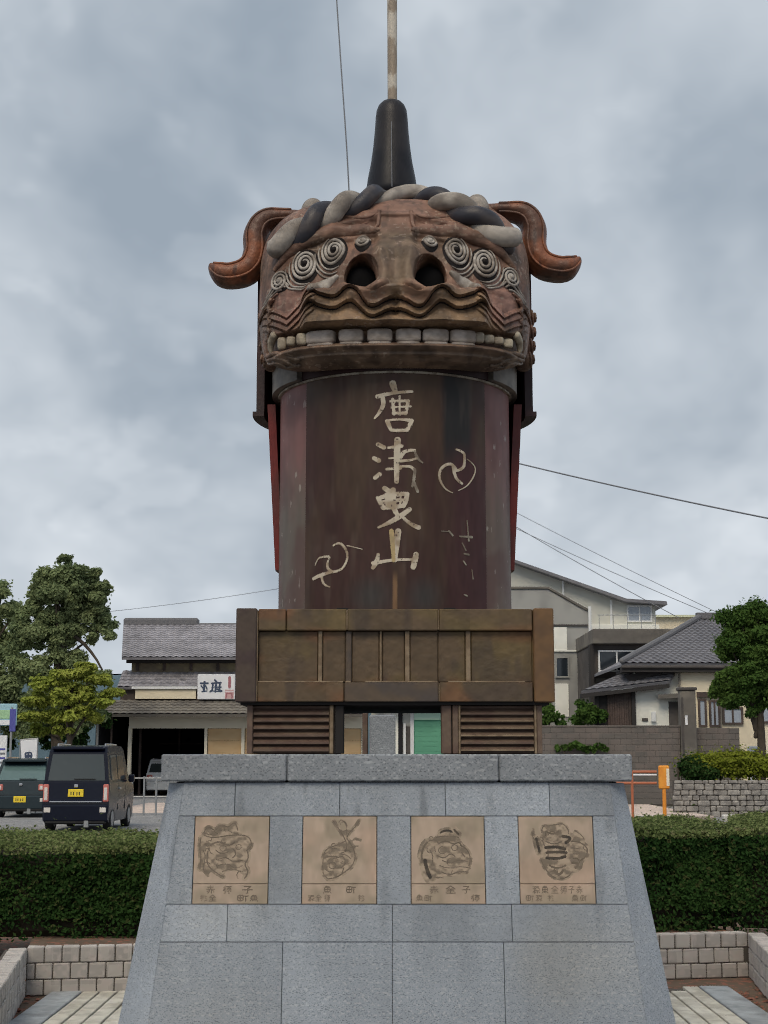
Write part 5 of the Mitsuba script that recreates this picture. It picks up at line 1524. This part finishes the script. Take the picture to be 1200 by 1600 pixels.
tree('pine_tree', 'spreading yellow-green pine between the shop and the dark trees', PB, 50, 26000, 0.16, 'leaf_pine', (108, 1245, 1080, 0.13), 8, spread=1.1, flat=0.55, up=0.8, shell=0.1, sub=10)
RB = [(1150, 975, 28), (1175, 962, 24), (1200, 970, 34), (1140, 1000, 26), (1170, 995, 34), (1205, 1010, 36), (1150, 1020, 22), (1185, 1030, 30), (1135, 1070, 24), (1160, 1060, 28), (1190, 1075, 34), (1150, 1092, 20), (1180, 1105, 20), (1215, 1060, 36), (1220, 1100, 26), (1122, 1078, 12)]
tree('garden_tree', 'dense bright green rounded tree at the right edge before the house', RB, 46.5, 64000, 0.115, 'leaf_round', (1180, 1235, 1040, 0.17), 9, shell=0.15, flat=0.9, sub=10)


# hills far away
def hill(name, label, x0, x1, Y, z, seed):
    n = 60
    xs = np.linspace(x0, x1, n)
    prof = z * (0.45 + 0.75 * meshkit.fbm(np.stack([xs / (x1 - x0) * 6, xs * 0, xs * 0 + seed], 1), 4, seed)) * np.sin(np.linspace(0.12, np.pi - .12, n)) ** 0.6
    rowsv = [np.stack([xs, xs * 0 + Y - 60 + 300 * t, np.maximum(prof * math.sin(min(1, t * 2) * np.pi / 2) if t <= .5 else prof * (2 - 2 * t) , 0) - 0.3], 1) for t in np.linspace(0, 1, 9)]
    obj(name, trimesh.Trimesh(np.vstack(rowsv), grid_faces(9, n), process=False), 'hill_green', kind='structure', smooth=True, label=label)


hill('hill', 'low blue-green hill far behind the trees', -420, 300, 620, 45, 4)
# signs at the left edge
NY = 46.0
nx, nz = lambda px, py=1130: XX(px, py, NY), lambda py: ZZ(py, NY)
s1 = thing('blue_street_sign', 'narrow blue sign on a thin pole beside the pine', 'sign')
obj('pole', tube([nx(18), NY, 0], [nx(18), NY, nz(1105)], 0.035, 10), 'grey_metal', s1, smooth=True)
obj('panel', box(nx(15.5), nx(25), NY - .06, NY - .035, nz(1143), nz(1108), 0.01), 'sign_blue', s1)
s2 = thing('pale_billboard', 'pale blue and green billboard cut by the left edge', 'billboard')
obj('board', box(nx(-22), nx(14), NY + .9, NY + 1.0, nz(1133), nz(1098), 0.02), 'sign_sky', s2)
obj('stripe', box(nx(-21), nx(9), NY + .88, NY + .9, nz(1122), nz(1108), 0.004), 'sign_green', s2)
obj('stripe', box(nx(-21), nx(13), NY + .88, NY + .9, nz(1132), nz(1124), 0.004), 'sign_white', s2)
obj('post', tube([nx(-16), NY + 1.1, 0], [nx(-16), NY + 1.1, nz(1105)], 0.05, 10), 'grey_metal', s2)
s3 = thing('white_banner', 'white banner sign with a small dark emblem behind the teal hatchback', 'sign')
obj('frame', [tube([nx(33), NY, 0], [nx(33), NY, nz(1156)], 0.02, 8), tube([nx(60), NY, 0], [nx(60), NY, nz(1154)], 0.02, 8), tube([nx(33), NY, nz(1156)], [nx(60), NY, nz(1154)], 0.02, 8)], 'grey_metal', s3)
obj('cloth', wallpoly(Polygon([(nx(33.5), nz(1157)), (nx(59.5), nz(1155)), (nx(59), nz(1200)), (nx(37), nz(1200))]), NY - .03, 0.015), 'sign_white', s3)
obj('emblem', wallpoly(brush([([(nx(42), nz(1177)), (nx(51), nz(1177)), (nx(50), nz(1185)), (nx(43), nz(1184)), (nx(42), nz(1177))], [.05]), ([(nx(44), nz(1181)), (nx(49), nz(1181))], [.08]), ([(nx(46.5), nz(1177)), (nx(46.5), nz(1186))], [.06])]), NY - .036, 0.006), 'sign_ink', s3)
s4 = thing('white_notice_board', 'white notice board with grey lines at the left edge', 'sign')
obj('board', box(nx(-14), nx(8), NY + .3, NY + .36, nz(1216), nz(1149), 0.01), 'sign_white', s4)
for k in range(4):
    obj('line', box(nx(-12), nx(6), NY + .29, NY + .3, nz(1172 + 7 * k), nz(1169 + 7 * k)), 'cable_grey' if k % 2 else 'sign_blue', s4)
obj('leg', tube([nx(-3), NY + .38, 0], [nx(-3), NY + .38, nz(1200)], 0.03, 8), 'grey_metal', s4)
# railing by the garage
FY_ = 44.0
rl = thing('grey_railing', 'thin grey railing before the garage beside the navy car', 'railing')
fx, fz = lambda px: XX(px, 1240, FY_), lambda py: ZZ(py, FY_)
for px in (206, 225, 244, 263):
    obj('post', tube([fx(px), FY_, 0], [fx(px), FY_, fz(1213)], 0.03, 8), 'grey_metal', rl)
for py in (1216, 1245):
    obj('rail', tube([fx(204), FY_, fz(py)], [fx(265), FY_, fz(py)], 0.022, 8), 'grey_metal', rl)
obj('pink_pavement', box(XX(204, 1240, 52), XX(420, 1240, 52), 46, 56, -0.02, 0.008), 'pink_pavement', kind='structure', label='pale pink pavement in front of the shop')

# ================================================================== right side
# orange post and red rail
OY = 36.0
ox, oz = lambda px, py=1230, Y=OY: XX(px, py, Y), lambda py, Y=OY: ZZ(py, Y)
pb = thing('orange_post', 'bright orange marker post behind the right hedge', 'post')
obj('shaft', tube([ox(1037.5), OY, 0], [ox(1037.5), OY, oz(1232)], 0.045, 14), 'orange_paint', pb, smooth=40)
obj('head', box(ox(1029.5), ox(1046), OY - .06, OY + .06, oz(1233), oz(1196), 0.035), 'orange_paint', pb)
obj('band', box(ox(1041), ox(1045.4), OY - .068, OY - .061, oz(1228), oz(1201), 0.003), 'cream_beam', pb)
rr_ = thing('red_railing', 'red railing with pale middle bar left of the orange post', 'railing')
for py, m in ((1206, 'red_rail'), (1211, 'sign_white'), (1224, 'red_rail')):
    obj('rail', tube([ox(900), OY + .3, oz(py)], [ox(1030), OY + .3, oz(py)], 0.030 if m == 'red_rail' else 0.022, 8), m, rr_)
for px in (905, 948, 991):
    obj('post', tube([ox(px), OY + .3, 0], [ox(px), OY + .3, oz(1204)], 0.032, 8), 'red_rail', rr_)
obj('pale_pavement', box(XX(860, 1245, 44), XX(1053, 1245, 46), 40.5, 50.5, -0.02, 0.12), 'pink_pavement', kind='structure', label='pale pavement strip beyond the orange post')
obj('kerb_line', box(XX(860, 1245, 41), XX(1053, 1245, 41), 40.2, 40.48, -0.02, 0.135), 'white_line', 'pale_pavement')
# low rubble wall with clipped bushes
WY_ = 43.0
wx, wz = lambda px, py=1230, Y=WY_: XX(px, py, Y), lambda py, Y=WY_: ZZ(py, Y)
lw = thing('rubble_wall', 'low wall of grey rubble stones below the clipped bushes', 'wall')
obj('core', box(wx(1056), wx(1330), WY_ + .05, WY_ + .5, 0, wz(1219) - .02), 'joint', lw)
r = np.random.default_rng(77)
z, row = -0.02, 0
Hw = wz(1219)
while z < Hw - 0.05:
    hgt = min(0.135 + 0.05 * r.random(), Hw - z)
    if Hw - z - hgt < 0.10:
        hgt = Hw - z
    x = wx(1054) - 0.1 * r.random()
    while x < wx(1290):
        w = 0.15 + 0.22 * r.random()
        m = box(x + .01, x + w - .01, WY_ - .03 * r.random(), WY_ + .10, z + .005, z + hgt - .005, 0.022)
        m.vertices += r.normal(scale=0.005, size=m.vertices.shape)
        obj('stone', m, 'rubble', lw)
        x += w
    z += hgt
    row += 1
obj('kerb', box(wx(1128, 1255, 40.5), wx(1330, 1255, 40.5), 40.3, 40.6, -0.02, 0.16, 0.02), 'white_line', kind='structure', label='pale kerb stone before the rubble wall')


def bush(label, blobs, Y, n, size, m, seed):
    t = thing('clipped_bush', label, 'bush')
    bl = [[*P(a, b, Y), c * Y / FOCAL, c * Y / FOCAL * .9, d * Y / FOCAL] for a, b, c, d in blobs]
    obj('foliage', leaf_cloud(bl, n, size, seed, 0.72, 0.5), m, t, kind='stuff')
    c = bl[0]
    for k in range(3):
        obj('stem', tube([c[0] + .25 * (k - 1), c[1], 0.3], [c[0] + .35 * (k - 1), c[1], c[2]], 0.03, 6), 'bark', t)


bush('low clipped yellow-green bush on the rubble wall, under the rounded tree', [(1125, 1195, 42, 17), (1160, 1194, 40, 18), (1200, 1198, 36, 15), (1098, 1196, 24, 16), (1240, 1198, 40, 16)], WY_ + 1.0, 16000, 0.10, 'leaf_bush', 12)
bush('small dark green bush at the left end of the rubble wall', [(1078, 1200, 15, 15), (1090, 1206, 18, 12), (1105, 1208, 16, 10)], WY_ + 0.55, 6000, 0.10, 'leaf_hedge', 13)
# grey utility box by the tree
ub = thing('utility_box', 'pale grey utility box beside the trunk of the rounded tree', 'box')
obj('cabinet', box(wx(1171, 1180, 48), wx(1185, 1180, 48), 48.0, 48.3, 0, ZZ(1166, 48), 0.03), 'white_frame', ub)
obj('dark_panel', box(wx(1179, 1180, 48), wx(1184, 1180, 48), 47.985, 48.0, ZZ(1184, 48), ZZ(1170, 48)), 'dark_wall', ub)

# block wall with a gate post
BY = 52.0
blx, blz = lambda px, py=1160: XX(px, py, BY), lambda py: ZZ(py, BY)
bw = thing('block_wall', 'grey concrete block garden wall below the white house', 'wall')
X0, X1, Zt = blx(842), blx(1063), blz(1136)
obj('core', box(X0, X1, BY + .008, BY + .13, -.02, Zt - .01), 'joint', bw)
blk = [mikit.ply(box(.003, .387, 0, .06, .003, .193, .006), 'block_grey'), mikit.ply(box(.003, .387, .003, .06, .003, .193, .008), 'block_grey')]
nr = int(Zt / 0.196)
for j in range(nr):
    z = Zt - 0.196 * (j + 1)
    if z < 0.75:
        obj('lower_course', box(X0, X1, BY + .004, BY + .12, z + .003, z + .193, .006), 'block_grey', bw)
        continue
    x = X0 - (0.195 if j % 2 else 0)
    while x < X1 - .05:
        a_, b_ = max(x, X0), min(x + .39, X1)
        if b_ - a_ > .38:
            obj('block', blk[int(rng.integers(2))], None, bw, M=trans(x, BY, z))
        elif b_ - a_ > .05:
            obj('block', box(a_ + .006, b_ - .006, BY, BY + .06, z + .006, z + .19, .008), 'block_grey', bw)
        x += 0.39
obj('coping', box(X0 - .02, X1, BY - .03, BY + .17, Zt + .002, Zt + .055, .01), 'block_grey', bw)
bw2 = thing('block_wall', 'short grey concrete block wall under the shaded windows, right of the gate post', 'wall')
X2, X3 = blx(1090), blx(1160)
Zt2 = blz(1137)
obj('core', box(X2, X3, BY + .42, BY + .53, -.02, Zt2 - .01), 'joint', bw2)
for j in range(int(Zt2 / 0.196)):
    z = Zt2 - 0.196 * (j + 1)
    if z < 0.75:
        obj('lower_course', box(X2, X3, BY + .404, BY + .52, z + .003, z + .193, .006), 'block_grey', bw2)
        continue
    x = X2 - (0.195 if j % 2 else 0)
    while x < X3 - .05:
        a_, b_ = max(x, X2), min(x + .39, X3)
        if b_ - a_ > .38:
            obj('block', blk[int(rng.integers(2))], None, bw2, M=trans(x, BY + .40, z))
        elif b_ - a_ > .05:
            obj('block', box(a_ + .006, b_ - .006, BY + .4, BY + .46, z + .006, z + .19, .008), 'block_grey', bw2)
        x += 0.39
gp = thing('gate_post', 'tall dark stone gate post with small white plate before the house', 'gate post')
obj('post', box(blx(1064), blx(1088), BY - .15, BY + .35, 0, blz(1079), .03), 'brown_band', gp)
obj('niche_shade', box(blx(1064.5), blx(1068), BY - .17, BY - .15, 0.1, blz(1090)), 'dark_wall', gp)  # flat dark strip on the post face, painting the shade of a niche
obj('post_cap', box(blx(1062), blx(1090), BY - .2, BY + .4, blz(1079) + .003, blz(1074), .02), 'dark_wall', gp)
obj('name_plate', box(blx(1070), blx(1074), BY - .175, BY - .15, blz(1133), blz(1118), .004), 'sign_white', gp)

# the white house with the dark tiled roof
KY = 56.0
kx, kz = lambda px, py=1080, Y=KY: XX(px, py, Y), lambda py, Y=KY: ZZ(py, Y)
hs = thing('tiled_house', 'white and cream house with dark tiled hipped roof behind the block wall', 'house')
obj('white_wall', box(kx(992), kx(1063), KY, KY + 6, 0, kz(1050)), 'white_wall', hs)
obj('cream_wall', box(kx(1060.5), kx(1330), KY - .25, KY + 8, 0, kz(1038)), 'cream_wall', hs)
ev = KY - 0.62
RY = KY + 4.2
eL, eR = P(972, 1037, ev), P(1340, 1018, ev)
eR[2] = eL[2]
rL, rR = P(1096, 968, RY), P(1340, 966, RY)
rR[2] = rL[2]
bL, bR = eL + [0, 10.4, 0], eR + [0, 10.4, 0]
tiled_roof(hs, 'roof', (eL, eR, rR, rL), 'dark_tile')
obj('roof_hip', hull([eL, bL, rL, eL - [0, 0, .1], bL - [0, 0, .1], rL - [0, 0, .1]]), 'dark_tile', hs)
obj('eave', hull([q + np.array([0, e, f]) for q in (eL, eR) for e in (-.02, .5) for f in (-.30, -.11)]), 'eave_black', hs)
obj('soffit', hull([q + np.array([.1, e, f]) for q in (eL, eR) for e in (.5, 2.2) for f in (-.28, -.18)]), 'eave_black', hs)
obj('ridge', hull([q + np.array([0, e, f]) for q in (rL + [-.2, 0, 0], rR) for e in (-.18, .18) for f in (.02, .26)]), 'ridge_tile', hs)
obj('hip_ridge', sweep(np.array([eL + [0, 0, .1], (eL + rL) / 2 + [0, 0, .1], rL + [0, 0, .15]]), 0.11, sides=8), 'ridge_tile', hs)
# the lower roof on the left
qL, qR = P(908, 1080, KY - .5), P(1046, 1064, KY - .5)
tL, tR = P(965, 1056, KY + .4), P(1062, 1040, KY + .4)
tiled_roof(hs, 'lower_roof', (qL, qR, tR, tL), 'dark_tile')
obj('lower_eave', hull([q + np.array([0, e, f]) for q in (qL, qR) for e in (-.01, .35) for f in (-.24, -.10)]), 'eave_black', hs)
obj('gable_board', hull([P(a, b, KY - .3 + e) for a, b in ((975, 1056), (1062, 1036), (1062, 1044), (985, 1066)) for e in (0, .3)]), 'eave_black', hs)
cp = obj('canopy', hull([P(a, b, KY - e) for a, b in ((1028, 1085), (1064, 1083), (1064, 1090), (1028, 1092)) for e in (.0, .5)]), 'brown_band', hs)
obj('doorway', box(kx(1044), kx(1062), KY - .03, KY + .1, 0.2, kz(1096)), 'dark_wall', hs)
obj('vent', box(kx(1002), kx(1011), KY - .05, KY + .02, kz(1127), kz(1122), .01), 'dark_wall', hs)
Y2 = KY - .25
for a, b, c, d, n in ((1090, 1103, 1092, 1136, 1), (1107, 1124, 1094, 1136, 2), (1128, 1160, 1105, 1132, 2), (1185, 1230, 1095, 1130, 2)):
    wall_window(hs, a, b, c, d, Y2, n, 'dark_wood', 'glass_pale')
obj('window_band', box(kx(1086), kx(1170), Y2 - .14, Y2 - .005, kz(1090), kz(1082)), 'dark_wood', hs)
obj('gutter', sweep(np.array([eL + [0, -.06, -.12], eR + [0, -.06, -.12]]), 0.06, sides=8), 'dark_wall', hs)
obj('downpipe', tube(P(1061.5, 1052, KY - .32), P(1061.5, 1230, KY - .32), 0.04, 8), 'brown_band', hs)
obj('downpipe', tube(P(1127, 1040, KY - .32), P(1127, 1230, KY - .32), 0.04, 8), 'brown_band', hs)
obj('meter', box(kx(1016), kx(1023), KY - .14, KY - .003, kz(1128), kz(1112), .02), 'white_frame', hs)
fn_ = thing('board_fence', 'dark brown vertical board fence beneath the low tiled roof', 'fence')
n_ = 12
for k in range(n_):
    a = 948 + (992 - 948) * k / n_
    obj('board', box(kx(a) + .003, kx(a + 44 / n_) - .003, KY - .12 - .012 * (k % 2), KY - .06, 0.2, kz(1083), .006), 'dark_wood', fn_)
obj('backing', box(kx(935), kx(992), KY - .055, KY - .01, 0, kz(1080)), 'eave_black', fn_)
obj('corner_post', box(kx(985), kx(991), KY - .20, KY - .135, 0, kz(1078), .01), 'eave_black', fn_)
obj('corner_post', box(kx(928), kx(934), KY - .20, KY - .05, 0, kz(1082), .01), 'eave_black', fn_)

# the dark annex with a white-framed window
AY = 63.0
ax_, az = lambda px, py=1030, Y=AY: XX(px, py, Y), lambda py, Y=AY: ZZ(py, Y)
an = thing('dark_annex', 'dark flat-roofed annex with a white-framed sliding window', 'building')
obj('wall', box(ax_(926), ax_(1100), AY, AY + 6, 0, az(1008)), 'dark_wall', an)
obj('fascia', box(ax_(924), ax_(1100), AY - .5, AY + 6, az(1007), az(984), .03), 'brown_band', an)
obj('corner_post', box(ax_(921), ax_(926.5), AY - .25, AY + .3, 0, az(1007) - .01), 'eave_black', an)
obj('sill_band', box(ax_(930), ax_(1000), AY - .06, AY - .005, az(1066), az(1060)), 'brown_band', an)
wall_window(an, 934, 992, 1016, 1050, AY, 2)
for k in range(5):
    px = 936 + k * 22
    obj('roof_rail', tube([ax_(px), AY - .3, az(984)], [ax_(px), AY - .3, az(962)], 0.013, 6), 'grey_metal', an)
obj('roof_rail', tube([ax_(933), AY - .3, az(962)], [ax_(1026), AY - .3, az(962)], 0.014, 6), 'grey_metal', an)

# big beige building with a long sloping roof
EY_ = 76.0
ex, ez = lambda px, py=950, Y=EY_: XX(px, py, Y), lambda py, Y=EY_: ZZ(py, Y)
bb = thing('beige_building', 'large beige building with a long thin sloping roof edge', 'building')
obj('wall', wallpoly(Polygon([(ex(640), 0), (ex(1024), 0), (ex(1024), ez(945)), (ex(974), ez(941)), (ex(802), ez(880)), (ex(640), ez(826))]), EY_, 14), 'beige_wall', bb)
obj('roof_edge', wallpoly(Polygon([(ex(640), ez(828)), (ex(802), ez(881)), (ex(974), ez(942)), (ex(1039), ez(947)), (ex(1038), ez(941.5)), (ex(976), ez(937.5)), (ex(803), ez(876.8)), (ex(640), ez(823.5))]), EY_ - .7, 15.4), 'dark_tile', bb)
wall_window(bb, 979, 1018, 946, 972, EY_, 2, 'white_frame', 'glass_pale')
obj('ledge', box(ex(900), ex(1027), EY_ - .5, EY_ - .003, ez(986), ez(977), .02), 'white_wall', bb)
obj('mint_strip', box(ex(866), ex(884), EY_ - .05, EY_ - .002, ez(975), ez(936)), 'mint_panel', bb)
wall_window(bb, 836, 854, 937, 962, EY_, 1, 'dark_wood', 'glass_pale')

for px in (880, 955):
    obj('downpipe', tube(P(px, 905 if px < 900 else 938, EY_ - .1), P(px, 1180, EY_ - .1), 0.06, 8), 'white_frame', bb)
# bare concrete building in front of it
CY_ = 68.0
cx_, cz_ = lambda px, py=1020, Y=CY_: XX(px, py, Y), lambda py, Y=CY_: ZZ(py, Y)
cb = thing('concrete_building', 'weathered bare concrete building behind the carriage with a stair-shaped top', 'building')
obj('wall', wallpoly(Polygon([(cx_(700), 0), (cx_(923), 0), (cx_(923), cz_(957)), (cx_(905), cz_(948)), (cx_(858), cz_(921)), (cx_(838), cz_(921)), (cx_(700), cz_(921))]), CY_, 7), 'concrete', cb)
obj('coping', wallpoly(Polygon([(cx_(923.5), cz_(957)), (cx_(905), cz_(947.5)), (cx_(858), cz_(920)), (cx_(700), cz_(920)), (cx_(700), cz_(917)), (cx_(858.6), cz_(917)), (cx_(906), cz_(944)), (cx_(923.5), cz_(953))]), CY_ - .08, 7.2), 'brown_band', cb)
obj('pipe', tube([cx_(922), CY_ - .15, cz_(1000)], [cx_(922), CY_ - .15, cz_(948)], 0.07, 8), 'white_frame', cb)
wall_window(cb, 867, 889, 1026, 1059, CY_, 1, 'concrete', 'glass_dark')
obj('panel', box(cx_(866), cx_(886), CY_ - .06, CY_ - .004, cz_(1016), cz_(980)), 'white_wall', cb)
for y in (977, 1017):
    obj('joint_ledge', box(cx_(864), cx_(919), CY_ - .09, CY_ - .003, cz_(y + 1.2), cz_(y - 1.2)), 'white_wall' if y > 1000 else 'dark_wall', cb)
obj('apron', box(cx_(866), cx_(887), CY_ - .05, CY_ - .004, cz_(1120), cz_(1068)), 'white_wall', cb)
fb = thing('pale_building', 'distant pale yellow building seen over the dark annex', 'building')
obj('wall', box(XX(1024, 975, 110), XX(1085, 975, 110), 110, 118, 0, ZZ(965, 110)), 'cream_wall', fb)
obj('roof', box(XX(1022, 975, 110), XX(1088, 975, 110), 109.6, 118.4, ZZ(965, 110) + .01, ZZ(961.5, 110)), 'pale_roof', fb)


def shrub(label, blobs, Y, n, seed, m='leaf_round'):
    t = thing('shrub', label, 'shrub')
    r = np.random.default_rng(seed)
    bl = [[*P(a, b, Y), c * Y / FOCAL, c * Y / FOCAL, c * Y / FOCAL] for a, b, c in blobs]
    bs = []
    for q in bl:
        for _ in range(8):
            k = q[3] * r.uniform(.25, .55)
            bs.append([*(np.array(q[:3]) + r.normal(size=3) * q[3] * .5), k, k, k * .8])
    obj('foliage', leaf_cloud(bs, n, 0.16, seed, 0.1, 0.4), m, t, kind='stuff')
    c = bl[0]
    obj('stem', tube([c[0], c[1], 0], [c[0], c[1], c[2]], 0.03, 6), 'bark', t)


shrub('small leafy shrub standing before the bare concrete wall', [(918, 1110, 17), (905, 1120, 14), (935, 1118, 14)], 55.5, 2600, 31)
shrub('green shrub peeping out beside the carriage', [(858, 1112, 12), (864, 1122, 14), (850, 1124, 12), (880, 1128, 10)], 55.0, 2200, 32)
shrub('dark bushy shrub behind the white banner sign', [(40, 1120, 24), (20, 1140, 24), (60, 1140, 26), (75, 1115, 20), (-5, 1125, 22)], 62.0, 6000, 34, 'leaf_hedge')
shrub('dark bushy shrub between the pine trunk and the old shop', [(110, 1140, 26), (140, 1135, 24), (128, 1112, 18), (90, 1150, 20)], 62.5, 6000, 35, 'leaf_hedge')
shrub('flat straggling weeds growing on the block wall', [(882, 1168, 5), (895, 1166, 7), (906, 1169, 6), (917, 1167, 8), (928, 1169, 6), (938, 1166, 5), (872, 1170, 4), (948, 1170, 4)], 51.8, 900, 33, 'leaf_round')

# overhead wires
def wire(a, b, sag, r, label, mname='cable_grey', n=40):
    t = np.linspace(0, 1, n)[:, None]
    q = np.asarray(a) * (1 - t) + np.asarray(b) * t - np.array([0, 0, 1.0]) * sag * 4 * t * (1 - t)
    tag(obj('overhead_wire', sweep(q, r, up=(0, 1, 0), sides=6, dome=False), mname, smooth=True), label, 'wire')


Wp = lambda px, py, Y: P(px, py, Y)
wire(Wp(500, 640, 75), Wp(1420, 852, 48), 0.35, 0.03, 'thick grey overhead cable crossing the sky right of the column')
wire(Wp(600, 690, 80), Wp(1180, 985, 68), 0.2, 0.013, 'thin wire, the topmost of the faint ones falling to the rounded tree')
wire(Wp(600, 725, 80), Wp(1130, 968, 68), 0.2, 0.014, 'thin wire, the middle one of the faint ones falling behind the tiled house')
wire(Wp(640, 720, 80), Wp(1060, 965, 68), 0.2, 0.016, 'thin wire, the lowest of the faint ones, ending near the beige building')
wire(Wp(-150, 975, 90), Wp(520, 905, 80), 0.5, 0.013, 'faint thin wire crossing low over the old shop')
